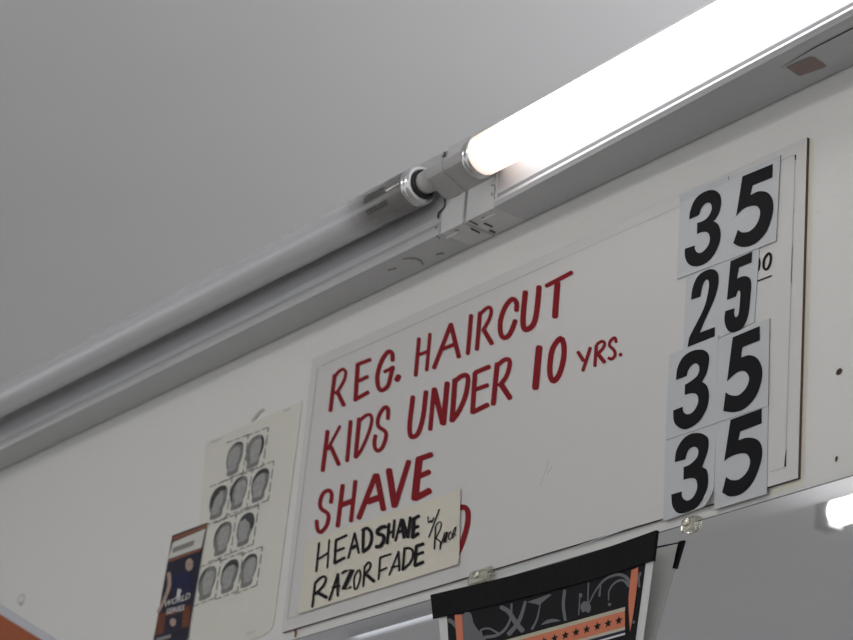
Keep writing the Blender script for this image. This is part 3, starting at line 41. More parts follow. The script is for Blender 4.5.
 'tk_skin': [[-1986,-1704,-1959,-1713,-1930,-1730,-1909,-1750,-1898,-1776,-1894,-1806,-1900,-1829,-1917,-1841,-1944,-1847,-1971,-1846,-1995,-1837,-2019,-1821,-2038,-1802,-2050,-1777,-2055,-1749,-2052,-1727,-2037,-1713,-2012,-1705],[-2414,-1774,-2368,-1781,-2428,-1784,-2344,-1797,-2410,-1828,-2328,-1841,-2392,-1871,-2311,-1885,-2382,-1910,-2303,-1929,-2383,-1943,-2306,-1966,-2392,-1974,-2318,-2000,-2408,-2008,-2337,-2035,-2435,-2052,-2366,-2079,-2468,-2098,-2401,-2125,-2496,-2135,-2432,-2162,-2513,-2157,-2451,-2184,-2525,-2169,-2466,-2196,-2537,-2182,-2480,-2208,-2531,-2194,-2500,-2208],[-2170,-2321,-2145,-2329,-2118,-2343,-2099,-2357,-2093,-2373,-2097,-2390,-2105,-2403,-2119,-2410,-2138,-2414,-2158,-2411,-2180,-2402,-2203,-2387,-2219,-2371,-2224,-2357,-2223,-2342,-2216,-2331,-2205,-2323,-2188,-2320]],
 'tk_brown': [[-2493,-2215,-1828,-2237,-1826,-2468,-2532,-2446]],
 'tk_dark': [[-2331,-2274,-1986,-2282,-1964,-2462,-2330,-2452],[-2527,-2448,-1821,-2469,-1828,-2503,-2530,-2489]],
 'tk_blue': [[-2370,-1829,-2298,-1820,-2181,-1832,-2075,-1850,-1997,-1868,-1929,-1891,-1882,-1923,-1857,-1970,-1852,-2025,-1869,-2067,-1917,-2088,-1988,-2096,-2060,-2091,-2130,-2070,-2201,-2036,-2262,-1994,-2320,-1937,-2367,-1873]],
 'tk_grey': [[-2467,-2488,-2153,-2494,-2166,-2533,-2467,-2529]],
 'tk_silver': [[-2133,-2009,-2082,-2024,-2157,-2014,-2064,-2043,-2154,-2101,-2102,-2116,-2144,-2111,-2115,-2120]],
 'tk_word': [-2400,-2167,-1870,-2165,-1854,-2095],
 'tk_series': [-2326,-2255,-1953,-2271,-1952,-2212],
 'pennant': [-8407,-534,-4845,-2093,-2441,-3149,-7827,-3470],
 'pennant_in': [-8331,-693,-5165,-2050,-3110,-2944,-7939,-3152],
 'hole': [[7232,-2108,7232,-2099,7236,-2089,7242,-2081,7251,-2076,7263,-2072,7273,-2072,7282,-2076,7290,-2084,7295,-2092,7296,-2100,7293,-2107,7287,-2114,7278,-2120,7267,-2124,7257,-2125,7247,-2122,7237,-2115],[7238,-2775,7241,-2768,7247,-2761,7252,-2758,7259,-2761,7265,-2768,7268,-2776,7265,-2785,7259,-2795,7253,-2803,7249,-2805,7246,-2805,7242,-2802,7240,-2794,7238,-2784]],
 'rust': [[181,-2836,207,-2839,174,-2843,220,-2848,181,-2858,225,-2863,188,-2874,229,-2879,193,-2887,232,-2894,194,-2897,230,-2906,193,-2906,227,-2916,192,-2916,223,-2925,198,-2922,215,-2927]],
 'yellow': [6905,-42,6954,-61,6925,-2923,6872,-2872],
 'yellow2': [6577,-2864,6862,-2858,6899,-2902,6578,-2900],
 'crack_l': [[2552,841,2569,835,2546,838,2577,827,2551,797,2582,787,2556,757,2587,745,2553,728,2582,711,2531,714,2555,693,2499,707,2521,685,2471,697,2498,677,2462,677,2493,663,2464,657,2495,646,2466,638,2496,627,2473,630,2490,624],[2457,551,2482,542,2448,546,2493,531,2475,453,2491,448,2479,449,2488,446],[2482,451,2487,453,2482,447,2492,451,2535,398,2545,401,2540,396,2546,397],[2672,777,2666,785,2679,773,2669,788,2813,768,2803,783,2815,771,2810,780],[2477,1335,2493,1330,2472,1332,2500,1323,2475,1317,2503,1308,2478,1304,2507,1293,2478,1297,2505,1279,2475,1296,2492,1274,2466,1298,2478,1276,2454,1300,2466,1278,2450,1296,2456,1284]],
 'crack_r': [[3272,692,3270,697,3276,690,3272,699,3293,688,3288,697,3309,687,3306,695,3317,683,3325,685,3324,670,3335,668,3328,650,3340,647,3331,630,3342,626,3329,610,3341,605,3326,590,3337,585,3326,568,3337,565,3334,547,3344,545,3346,526,3356,525,3355,507,3366,505,3358,489,3370,485,3360,471,3371,467,3361,453,3372,449,3364,450,3370,448],[3288,622,3296,619,3285,621,3300,615,3289,587,3304,582,3292,583,3301,581]],
 'slot': [[2957,-343,2970,-350,2951,-336,2975,-349,2942,-231,2966,-244,2947,-230,2960,-237],[3017,-218,3035,-227,3009,-208,3043,-226,3006,-115,3040,-133,3013,-113,3032,-123],[2841,-236,2859,-245,2833,-226,2866,-243,2820,-115,2854,-132,2827,-113,2846,-123],[2935,-90,2953,-100,2928,-80,2961,-99,2930,-20,2964,-39,2938,-19,2957,-29],[3086,-295,3093,-303,3087,-292,3099,-306,3120,-289,3133,-303,3126,-292,3133,-300],[2697,-306,2705,-314,2696,-302,2712,-316,2731,-288,2746,-302,2737,-290,2745,-297]],
 'emboss': [[2501,-258,2514,-274,2503,-252,2527,-281,2678,-261,2701,-290,2691,-268,2703,-284],[3060,-268,3072,-283,3062,-262,3084,-289,3235,-262,3257,-288,3247,-268,3259,-282]],
 'knockout': [[1828,-270,1837,-278,1826,-266,1844,-280,1855,-247,1873,-261,1885,-228,1902,-242,1906,-207,1925,-220,1919,-184,1939,-196,1925,-159,1945,-169,1923,-133,1943,-141,1911,-108,1928,-112,1889,-82,1904,-83,1866,-54,1882,-55,1867,-50,1875,-50],[1507,-208,1518,-218,1506,-203,1526,-222,1615,-181,1635,-199,1624,-184,1635,-194],[2148,-109,2160,-119,2147,-103,2168,-121,2223,-71,2243,-90,2231,-74,2242,-84]],
 'patch': [6984,-327,7224,-308,7246,-287,7221,-128,7194,-111,6962,-151,6957,-179],
 'coverline': [[0.694004469172463,-0.03488730237511839],[0.7363099909953474,-0.038491232502477546],[0.7755786764709627,-0.0393194759874278]],
 'poster_par': [0.40884445170643857,0.1378742549923221,-0.30123899943727606],
 'paper': [2704,-3055,5540,-3038,5352,-3843,2762,-3414],
 'art': [2819,-3081,5429,-3069,5263,-3827,2863,-3429],
 'tape': [[2636,-3002,2887,-2999,3140,-2999,3382,-2999,3598,-3001,3802,-3004,4022,-3005,4272,-3007,4540,-3009,4804,-3012,5056,-3014,5305,-3017,5554,-3022],[2677,-3222,2917,-3219,3158,-3217,3398,-3217,3634,-3219,3868,-3222,4102,-3225,4340,-3229,4578,-3234,4814,-3239,5045,-3243,5272,-3247,5500,-3252]],
 'swp': [[3039,-3240,3066,-3219,3108,-3223,3142,-3238,3159,-3262,3170,-3296,3184,-3330,3207,-3360,3235,-3389,3261,-3415,3286,-3438,3310,-3458,3328,-3474,3346,-3488,3358,-3499,3339,-3502,3260,-3503,3150,-3498,3066,-3470,3034,-3400,3030,-3307],[3862,-3265,4155,-3249,4157,-3267,4019,-3316],[4028,-3267,4186,-3257,4032,-3315],[4054,-3494,4079,-3482,4104,-3471,4133,-3464,4168,-3464,4207,-3468,4242,-3475,4269,-3483,4292,-3494,4316,-3504,4288,-3502,4261,-3500,4225,-3497,4174,-3496,4114,-3495],[4624,-3398,4646,-3407,4669,-3422,4686,-3436,4694,-3451,4697,-3466,4695,-3478,4689,-3489,4678,-3498,4666,-3502,4654,-3497,4641,-3487,4629,-3480,4617,-3481,4605,-3486,4593,-3485,4580,-3474,4567,-3457,4560,-3441,4560,-3427,4566,-3414,4576,-3404,4589,-3398,4606,-3395]],
 'sw': [[3305,-3455,3292,-3456,3307,-3450,3284,-3452,3299,-3434,3275,-3436,3291,-3421,3265,-3418,3292,-3416,3273,-3401,3312,-3412,3302,-3395,3347,-3412,3343,-3395,3385,-3419,3389,-3403,3424,-3435,3434,-3422,3469,-3460,3481,-3447,3515,-3484,3527,-3472,3524,-3485,3531,-3478],[3655,-3239,3669,-3242,3650,-3242,3675,-3247,3649,-3286,3677,-3291,3649,-3328,3678,-3335,3643,-3366,3672,-3376,3626,-3397,3655,-3411,3602,-3424,3631,-3441,3574,-3446,3602,-3465,3545,-3460,3569,-3482,3512,-3468,3531,-3493,3475,-3473,3489,-3500,3432,-3472,3441,-3500,3384,-3468,3390,-3496,3334,-3463,3341,-3493,3323,-3469,3327,-3485],[3508,-3251,3521,-3235,3516,-3264,3539,-3236,3551,-3282,3574,-3253,3582,-3298,3612,-3271,3610,-3318,3652,-3299,3640,-3349,3689,-3336,3671,-3389,3723,-3376,3704,-3427,3755,-3411,3737,-3458,3785,-3438,3767,-3485,3815,-3463,3798,-3511,3847,-3489,3822,-3518,3849,-3505],[3832,-3248,3852,-3255,3822,-3251,3858,-3264,3808,-3286,3846,-3299,3794,-3320,3835,-3335,3779,-3350,3822,-3367,3763,-3376,3809,-3396,3747,-3399,3793,-3422,3726,-3420,3772,-3448,3695,-3441,3741,-3472,3659,-3462,3705,-3495,3621,-3483,3670,-3518,3621,-3498,3648,-3517],[4033,-3301,4041,-3304,4029,-3303,4044,-3307,4018,-3346,4036,-3351,4007,-3388,4027,-3395,3993,-3426,4016,-3434,3974,-3454,3999,-3465,3951,-3477,3978,-3491,3929,-3501,3958,-3516,3931,-3509,3948,-3517],[2847,-3257,2862,-3242,2854,-3270,2881,-3243,2873,-3281,2899,-3253,2890,-3291,2919,-3265,2905,-3300,2940,-3279,2919,-3312,2958,-3294,2933,-3327,2975,-3310,2949,-3342,2990,-3325,2967,-3347,2990,-3338],[4335,-3245,4358,-3251,4326,-3249,4366,-3260,4321,-3290,4361,-3300,4316,-3331,4356,-3340,4316,-3373,4356,-3380,4324,-3417,4364,-3421,4337,-3461,4376,-3464,4350,-3504,4389,-3507,4361,-3512,4383,-3514],[4647,-3246,4658,-3248,4643,-3248,4662,-3252,4643,-3413,4661,-3417,4647,-3417,4657,-3419],[4546,-3316,4570,-3323,4535,-3321,4579,-3333,4532,-3339,4576,-3351,4541,-3349,4565,-3356],[4543,-3343,4551,-3344,4540,-3344,4555,-3348,4534,-3494,4549,-3498,4538,-3498,4546,-3499],[4673,-3426,4665,-3422,4677,-3425,4664,-3418,4706,-3394,4690,-3386,4734,-3362,4716,-3353,4766,-3334,4747,-3323,4804,-3309,4783,-3295,4845,-3288,4825,-3271,4890,-3273,4872,-3254,4941,-3268,4928,-3246,4997,-3269,4988,-3245,5045,-3275,5044,-3251,5082,-3287,5094,-3265,5114,-3304,5137,-3286,5138,-3322,5172,-3309,5152,-3339,5196,-3335,5160,-3360,5210,-3360,5170,-3383,5222,-3383,5187,-3393,5215,-3393],[4924,-3450,4916,-3449,4927,-3448,4913,-3445,4928,-3423,4911,-3420,4928,-3399,4910,-3394,4934,-3377,4915,-3370,4951,-3358,4931,-3347,4974,-3340,4955,-3327,5000,-3329,4984,-3313,5032,-3323,5020,-3305,5068,-3323,5062,-3304,5097,-3329,5105,-3312,5118,-3342,5140,-3332,5140,-3365,5167,-3357,5164,-3389,5192,-3381,5177,-3393,5192,-3389],[4809,-3296,4817,-3298,4806,-3298,4820,-3302,4786,-3385,4815,-3393,4792,-3392,4808,-3396],[4923,-3469,4945,-3473,4914,-3474,4954,-3482,4914,-3486,4954,-3493,4924,-3494,4945,-3498],[5323,-3301,5339,-3309,5313,-3302,5343,-3316,5304,-3314,5334,-3328,5294,-3327,5325,-3340,5288,-3345,5320,-3353,5288,-3367,5321,-3373,5292,-3391,5324,-3396,5295,-3415,5328,-3420,5304,-3422,5321,-3425],[5230,-3671,5247,-3672,5225,-3676,5256,-3678,5228,-3688,5259,-3690,5237,-3694,5254,-3695]],
 'or': [[2940,-3222,3035,-3234,3067,-3476,3132,-4193,3048,-4182,2980,-3463],[5213,-3263,5302,-3260,5298,-3305,5294,-3350,5286,-3402,5274,-3468,5258,-3540,5243,-3606,5229,-3659,5215,-3706,5201,-3754,5196,-3713,5191,-3672,5187,-3629,5182,-3584,5179,-3537,5179,-3482,5187,-3414,5200,-3338]],
 'cream': [[3053,-3564,3055,-3598,3314,-3555,3317,-3589,3576,-3547,3578,-3581,3837,-3542,3839,-3576,4097,-3538,4100,-3572,4358,-3537,4360,-3570,4618,-3537,4620,-3569,4877,-3539,4879,-3571,5136,-3543,5136,-3574],[3063,-3735,3064,-3761,3326,-3725,3328,-3751,3588,-3716,3590,-3743,3849,-3710,3851,-3736,4110,-3705,4112,-3731,4369,-3701,4370,-3727,4627,-3699,4628,-3724,4883,-3699,4884,-3724,5139,-3700,5139,-3725]],
 'or2': [[3055,-3598,3063,-3735,3317,-3589,3326,-3725,3578,-3581,3588,-3716,3839,-3576,3849,-3710,4100,-3572,4110,-3705,4360,-3570,4369,-3701,4620,-3569,4627,-3699,4879,-3571,4883,-3699,5136,-3574,5139,-3700]],
 'navy': [[3168,-3757,3169,-3782,3418,-3748,3420,-3772,3667,-3741,3669,-3765,3915,-3734,3917,-3758,4162,-3730,4164,-3753,4408,-3726,4410,-3750,4653,-3724,4655,-3747,4897,-3724,4898,-3746,5139,-3725,5140,-3747]],
 'whiteline': [[3302,-3780,3304,-3797,3536,-3772,3538,-3789,3769,-3766,3770,-3782,4001,-3760,4002,-3777,4232,-3756,4233,-3772,4461,-3753,4462,-3769,4690,-3751,4691,-3767,4917,-3750,4918,-3766,5143,-3750,5144,-3766]],
 'stars': [[5061,-3601,5074,-3625,5108,-3627,5081,-3643,5091,-3668,5062,-3653,5034,-3667,5042,-3642,5015,-3626,5049,-3625],[4926,-3599,4939,-3624,4974,-3625,4947,-3641,4957,-3667,4928,-3652,4899,-3667,4908,-3641,4880,-3625,4915,-3624],[4791,-3598,4804,-3623,4839,-3624,4812,-3641,4823,-3666,4793,-3652,4765,-3666,4773,-3641,4745,-3624,4779,-3623],[4655,-3598,4669,-3623,4703,-3624,4677,-3640,4688,-3666,4658,-3651,4630,-3666,4637,-3641,4609,-3624,4644,-3623],[4519,-3598,4533,-3623,4568,-3624,4542,-3641,4552,-3666,4522,-3652,4494,-3667,4502,-3641,4473,-3624,4508,-3623],[4383,-3598,4397,-3623,4432,-3624,4406,-3641,4417,-3667,4387,-3653,4358,-3668,4366,-3642,4338,-3625,4372,-3624],[4247,-3599,4261,-3625,4296,-3625,4270,-3643,4281,-3669,4251,-3654,4223,-3669,4230,-3643,4201,-3626,4236,-3625],[4110,-3601,4125,-3626,4160,-3627,4134,-3644,4145,-3670,4115,-3656,4086,-3671,4094,-3645,4065,-3628,4100,-3626],[3974,-3603,3988,-3628,4023,-3629,3997,-3646,4009,-3673,3978,-3658,3950,-3674,3957,-3647,3928,-3630,3963,-3629],[3837,-3605,3851,-3631,3887,-3631,3861,-3649,3872,-3675,3841,-3661,3813,-3677,3821,-3650,3792,-3633,3827,-3631],[3700,-3608,3715,-3634,3750,-3634,3724,-3652,3735,-3678,3705,-3664,3676,-3680,3684,-3653,3655,-3636,3690,-3634]],
 'mirror_z': -0.2973554582356035,
}
PLATES = {
 'r1a': (-0.0009, [5458,-40,6039,-63,6041,-816,5462,-801]),
 'r1b': (-0.0011, [6036,-64,6625,-79,6603,-826,6039,-821]),
 'r2a': (-0.0004, [5571,-819,5989,-811,5989,-1465,5575,-1467]),
 'r2b': (-0.0006, [5986,-811,6415,-818,6385,-1455,5992,-1475]),
 'r3a': (-0.0009, [5417,-1459,5988,-1449,6001,-2198,5420,-2197]),
 'r3b': (-0.0011, [5992,-1485,6557,-1472,6568,-2201,6003,-2195]),
 'r4a': (-0.0004, [5416,-2177,5996,-2188,6000,-2856,5431,-2880]),
 'r4b': (-0.0006, [5998,-2193,6564,-2193,6577,-2908,6009,-2909]),
}

random.seed(4)
Z0 = 2.30
col = bpy.context.scene.collection
WALL_Y = .003
LX, LY, LZ = -.905, -1.7, 2.792          # left end of the reflected ceiling lamp
CZ = LZ + .090

# ------------------------------------------------------------------ materials
def lin(c):
    c = c / 255
    return c / 12.92 if c <= .04045 else ((c + .055) / 1.055) ** 2.4
def rgb(*c): return tuple(lin(v) for v in c) + (1,)
MATS = {}
def mat(name, color, rough=.6, noise=0., nscale=40, bump=0., metal=0., spec=.5, coat=0., trans=0., emit=0., detail=4):
    if name in MATS: return MATS[name]
    m = bpy.data.materials.new(name); m.use_nodes = True
    nt = m.node_tree; b = nt.nodes['Principled BSDF']
    b.inputs['Base Color'].default_value = color
    b.inputs['Roughness'].default_value = rough; b.inputs['Metallic'].default_value = metal
    b.inputs['Specular IOR Level'].default_value = spec; b.inputs['Coat Weight'].default_value = coat
    b.inputs['Transmission Weight'].default_value = trans
    if emit:
        b.inputs['Emission Color'].default_value = color; b.inputs['Emission Strength'].default_value = emit
    if noise or bump:
        tc = nt.nodes.new('ShaderNodeTexCoord'); n = nt.nodes.new('ShaderNodeTexNoise')
        n.inputs['Scale'].default_value = nscale; n.inputs['Detail'].default_value = detail
        nt.links.new(tc.outputs['Object'], n.inputs['Vector'])
        if noise:
            mx = nt.nodes.new('ShaderNodeMix'); mx.data_type = 'RGBA'
            mx.inputs[6].default_value = tuple(v * (1 - noise) for v in color[:3]) + (1,)
            mx.inputs[7].default_value = tuple(min(1, v * (1 + noise)) for v in color[:3]) + (1,)
            nt.links.new(n.outputs['Fac'], mx.inputs[0]); nt.links.new(mx.outputs[2], b.inputs['Base Color'])
        if bump:
            bp = nt.nodes.new('ShaderNodeBump'); bp.inputs['Strength'].default_value = bump; bp.inputs['Distance'].default_value = .002
            nt.links.new(n.outputs['Fac'], bp.inputs['Height']); nt.links.new(bp.outputs['Normal'], b.inputs['Normal'])
    MATS[name] = m
    return m

WALLM = mat('wall paint', (.715, .708, .69, 1), .6, .03, 5, .0)
def wall_bump():
    nt = WALLM.node_tree; b = nt.nodes['Principled BSDF']
    tc = nt.nodes.new('ShaderNodeTexCoord'); n = nt.nodes.new('ShaderNodeTexNoise')
    n.inputs['Scale'].default_value = 90; n.inputs['Detail'].default_value = 6
    bp = nt.nodes.new('ShaderNodeBump'); bp.inputs['Strength'].default_value = .25; bp.inputs['Distance'].default_value = .002
    nt.links.new(tc.outputs['Object'], n.inputs['Vector']); nt.links.new(n.outputs['Fac'], bp.inputs['Height']); nt.links.new(bp.outputs['Normal'], b.inputs['Normal'])
wall_bump()
CEILM = mat('ceiling paint', (.745, .75, .77, 1), .8, .03, 3)
FLOORM = mat('floor vinyl', (.55, .52, .48, 1), .4, .1, 6)
BOARD = mat('sign enamel', (.625, .61, .60, 1), .4, .015, 9)
BOARDEDGE = mat('sign board edge', (.09, .055, .042, 1), .8, .2, 120)
RED = mat('red sign paint', (.225, .008, .014, 1), .6, .12, 60, spec=.15)
BLACKINK = mat('black marker', (.014, .012, .015, 1), .7, spec=.12)
PENCIL = mat('grey pencil', (.43, .42, .43, 1), .7)
BLUEL = mat('faint blue line', (.50, .54, .60, 1), .7)
PLATE = mat('number plate vinyl', (.53, .545, .565, 1), .4, .03, 30, spec=.3)
PLATEE = mat('number plate edge', (.25, .26, .27, 1), .5)  # plate rim coloured darker to draw thin shadow outlines
NUM = mat('numeral black', (.007, .007, .009, 1), .6, spec=.12)
NOTE = mat('cream card', (.66, .62, .535, 1), .7, .03, 14)
CHART = mat('aged poster paper', (.66, .645, .585, 1), .7, .03, 9)
INKG = mat('photocopy grey', (.20, .20, .195, 1), .8, .4, 160)
INKL = mat('photocopy light grey', (.33, .33, .32, 1), .8, .3, 160)
INKD = mat('photocopy black', (.05, .05, .05, 1), .8, .3, 160)
TICK = mat('photocopy dash', (.22, .22, .21, 1), .8)
STEEL = mat('white enamel steel', (.47, .475, .49, 1), .33, .02, 8)
STEELP = mat('end plate enamel', (.57, .57, .575, 1), .4, .04, 30)
SEAM = mat('dark seam', (.045, .043, .045, 1), .8)
EMB = mat('pale embossing', (.85, .85, .84, 1), .5)  # flat tabs, paler than the housing underside
HOLDER = mat('aged lampholder plastic', (.42, .41, .41, 1), .35, .04, 40)
ALU = mat('aluminium cap', (.72, .72, .73, 1), .22, .05, 60, metal=1)
GASKET = mat('black gasket', (.01, .01, .012, 1), .5)
BROWN = mat('brown tape', (.26, .20, .18, 1), .6, .1, 60)
TAPE = mat('black gaffer tape', (.007, .007, .0085, 1), .55, .3, 90, .25, spec=.1)
PAPERW = mat('poster paper white', (.66, .66, .66, 1), .5)
PAPERB = mat('poster paper back', (.85, .84, .78, 1), .7, .06, 20)
ARTK = mat('poster black', (.007, .007, .009, 1), .5, spec=.15)
ARTG = mat('poster grey', (.15, .15, .165, 1), .4, spec=.15)
ARTO = mat('poster orange', (.64, .205, .115, 1), .4, spec=.15)
ARTC = mat('poster cream', (.50, .47, .36, 1), .4, spec=.15)
ARTN = mat('poster navy', (.02, .022, .055, 1), .4, spec=.15)
TKD = mat('print dark', (.022, .021, .04, 1), .35, .5, 150, spec=.15)
TKB = mat('print navy', (.016, .018, .06, 1), .35, .5, 150, spec=.15)
TKO = mat('print rust', (.24, .075, .03, 1), .4, .25, 150)
TKN = mat('print brown', (.15, .05, .025, 1), .4, .5, 130, spec=.15)
TKW = mat('print white', (.60, .59, .55, 1), .4)
TKG = mat('print grey', (.22, .22, .21, 1), .4, .2, 200)
TKS = mat('print skin', (.38, .27, .22, 1), .4, .4, 160)
TKV = mat('print silver', (.55, .55, .55, 1), .4, .3, 200)
ORANGE = mat('orange felt', (.36, .095, .035, 1), .85, .12, 60)
WHITEB = mat('white felt', (.55, .57, .62, 1), .8)
YELLOW = mat('yellowed paint', (.72, .69, .59, 1), .6, .05, 40)
RUST = mat('rust stain', (.22, .11, .05, 1), .8, .3, 200)
HOLE = mat('hole shadow brown', (.06, .035, .025, 1), .9, .5, 400)
MIRROR = mat('mirror silver', (.90, .905, .93, 1), .015, metal=1)
MEDGE = mat('mirror edge', (.07, .09, .09, 1), .3)
CLEAR = mat('clear plastic clip', (.93, .92, .80, 1), .08, trans=.75, coat=.5)
SCREW = mat('nickel screw', (.75, .72, .62, 1), .18, metal=1)
LAMPW = mat('lamp housing white', (.62, .62, .62, 1), .4)

def glow_mat(name, color, strength, end_x=None, sgn=1):
    m = bpy.data.materials.new(name); m.use_nodes = True; nt = m.node_tree; b = nt.nodes['Principled BSDF']
    b.inputs['Base Color'].default_value = (.8, .8, .8, 1); b.inputs['Roughness'].default_value = .3
    b.inputs['Emission Color'].default_value = color; b.inputs['Emission Strength'].default_value = strength
    if end_x is not None:                      # the electrode end of a lit tube glows weaker and warmer
        tc = nt.nodes.new('ShaderNodeTexCoord'); sp = nt.nodes.new('ShaderNodeSeparateXYZ')
        mr = nt.nodes.new('ShaderNodeMapRange'); mr.inputs['From Min'].default_value = end_x; mr.inputs['From Max'].default_value = end_x + .085
        mr.interpolation_type = 'SMOOTHSTEP'
        nt.links.new(tc.outputs['Object'], sp.inputs[0]); nt.links.new(sp.outputs[0], mr.inputs['Value'])
        a = nt.nodes.new('ShaderNodeMapRange'); a.inputs['To Min'].default_value = .62; a.inputs['To Max'].default_value = strength
        nt.links.new(mr.outputs[0], a.inputs['Value']); nt.links.new(a.outputs[0], b.inputs['Emission Strength'])
        mx = nt.nodes.new('ShaderNodeMix'); mx.data_type = 'RGBA'; mx.inputs[6].default_value = (1, .80, .68, 1); mx.inputs[7].default_value = color
        nt.links.new(mr.outputs[0], mx.inputs[0]); nt.links.new(mx.outputs[2], b.inputs['Emission Color'])
    return m
TUBE_E = 3.4
UP_E = 19.5
LAMP_E = 7.5
WORLD_E = .60
TUBELIT = glow_mat('lit phosphor tube', (1, .975, .965, 1), TUBE_E, -.012)
CEILTUBE = glow_mat('ceiling tube glow', (1, .985, .95, 1), LAMP_E)
def dead_tube():
    m = mat('dead tube glass', (.55, .555, .585, 1), .16, coat=1.); nt = m.node_tree; b = nt.nodes['Principled BSDF']
    tc = nt.nodes.new('ShaderNodeTexCoord'); sp = nt.nodes.new('ShaderNodeSeparateXYZ'); n = nt.nodes.new('ShaderNodeTexNoise')
    n.inputs['Scale'].default_value = 45
    nt.links.new(tc.outputs['Object'], n.inputs['Vector']); nt.links.new(tc.outputs['Object'], sp.inputs[0])
    ma = nt.nodes.new('ShaderNodeMath'); ma.operation = 'MULTIPLY_ADD'; ma.inputs[1].default_value = .022
    nt.links.new(n.outputs['Fac'], ma.inputs[0]); nt.links.new(sp.outputs[0], ma.inputs[2])
    mr = nt.nodes.new('ShaderNodeMapRange'); mr.interpolation_type = 'SMOOTHSTEP'
    mr.inputs['From Min'].default_value = -.112; mr.inputs['From Max'].default_value = -.045   # mercury-blackened end
    nt.links.new(ma.outputs[0], mr.inputs['Value'])
    mx = nt.nodes.new('ShaderNodeMix'); mx.data_type = 'RGBA'; mx.inputs[6].default_value = (.55, .555, .585, 1); mx.inputs[7].default_value = (.17, .165, .16, 1)
    nt.links.new(mr.outputs[0], mx.inputs[0]); nt.links.new(mx.outputs[2], b.inputs['Base Color'])
    return m
DEAD = dead_tube()
DIFF = glow_mat('dim diffuser', (.86, .92, 1, 1), .36)

# ------------------------------------------------------------------ object helpers
def tag(o, label, cat, group=None):
    o['label'] = label; o['category'] = cat
    if group: o['group'] = group
    return o
def thing(name, loc, label, cat, group=None):
    o = bpy.data.objects.new(name, None); col.objects.link(o); o.location = loc; o.empty_display_size = .02
    return tag(o, label, cat, group)
class MB:
    def __init__(s): s.v = []; s.f = []; s.m = []
    def add(s, vs, fs, mi=0):
        b = len(s.v); s.v += [tuple(p) for p in vs]; s.f += [tuple(b + i for i in f) for f in fs]; s.m += [mi] * len(fs)
        return s
    def box(s, a, b, mi=0):
        x0, y0, z0 = a; x1, y1, z1 = b
        return s.add([(x0,y0,z0),(x1,y0,z0),(x1,y1,z0),(x0,y1,z0),(x0,y0,z1),(x1,y0,z1),(x1,y1,z1),(x0,y1,z1)],
                     [(3,2,1,0),(4,5,6,7),(0,1,5,4),(1,2,6,5),(2,3,7,6),(3,0,4,7)], mi)
    def rings(s, R, mi=0, caps=True, closed=True):
        n = len(R[0]); vs = [p for r in R for p in r]; fs = []
        for i in range(len(R) - 1):
            for k in range(n if closed else n - 1):
                k2 = (k + 1) % n; fs.append((i*n+k, i*n+k2, (i+1)*n+k2, (i+1)*n+k))
        if caps: fs += [tuple(range(n))[::-1], tuple((len(R)-1)*n + k for k in range(n))]
        return s.add(vs, fs, mi)
    def build(s, name, mats, parent=None, loc=None, smooth=False, bevel=0):
        me = bpy.data.meshes.new(name)
        o = bpy.data.objects.new(name, me); col.objects.link(o)
        L = Vector(parent_world(parent)) if parent else Vector(loc or (0, 0, 0))
        me.from_pydata([Vector(p) - L for p in s.v], [], s.f)
        for m in (mats if isinstance(mats, (list, tuple)) else [mats]): me.materials.append(m)
        for p, mi in zip(me.polygons, s.m): p.material_index = mi; p.use_smooth = smooth
        bm = bmesh.new(); bm.from_mesh(me)
        if bevel: bmesh.ops.bevel(bm, geom=list(bm.edges), offset=bevel, segments=2, profile=.5, affect='EDGES', clamp_overlap=True)
        bm.to_mesh(me); bm.free()
        if smooth: me.shade_smooth(); 
        if parent: o.parent = parent
        else: o.location = L
        return o
def parent_world(p):
    v = Vector(p.location)
    while p.parent: p = p.parent; v += Vector(p.location)
    return v
def pts(a, y, dz=0):      # flat [x,z,...] in 0.1 mm -> world points on the plane y (or on the sheet y(x,z))
    out = []
    for i in range(0, len(a), 2):
        x, z = a[i] / 1e4, a[i+1] / 1e4
        out.append((x, y(x, z) if callable(y) else y, z + Z0))
    return out
def strips(mb, lst, y, mi=0):
    for i_, a in enumerate(lst):                # later strokes lie a hair over earlier ones, as wet paint does
        P = [(p[0], p[1] - 6e-6*(i_ % 16), p[2]) for p in pts(a, y)]; n = len(P) // 2
        mb.add(P, [(2*i, 2*i+1, 2*i+3, 2*i+2) for i in range(n - 1)], mi)
    return mb
def polys(mb, lst, y, mi=0):
    for a in lst:
        P = pts(a, y); mb.add(P, [tuple(range(len(P)))], mi)
    return mb
def face_room(o):         # flat print: normals towards the room
    me = o.data; bm = bmesh.new(); bm.from_mesh(me)
    for f in bm.faces:
        f.normal_update()
        if f.normal.y > 0: f.normal_flip()
    bm.to_mesh(me); bm.free(); return o
def xstrip(mb, lst, z):   # outlines on a horizontal plane (x,y pairs)
    for a in lst:
        P = [(a[i]/1e4, a[i+1]/1e4, z + Z0) for i in range(0, len(a), 2)]; n = len(P) // 2
        mb.add(P, [(2*i, 2*i+1, 2*i+3, 2*i+2) for i in range(n - 1)])
    return mb
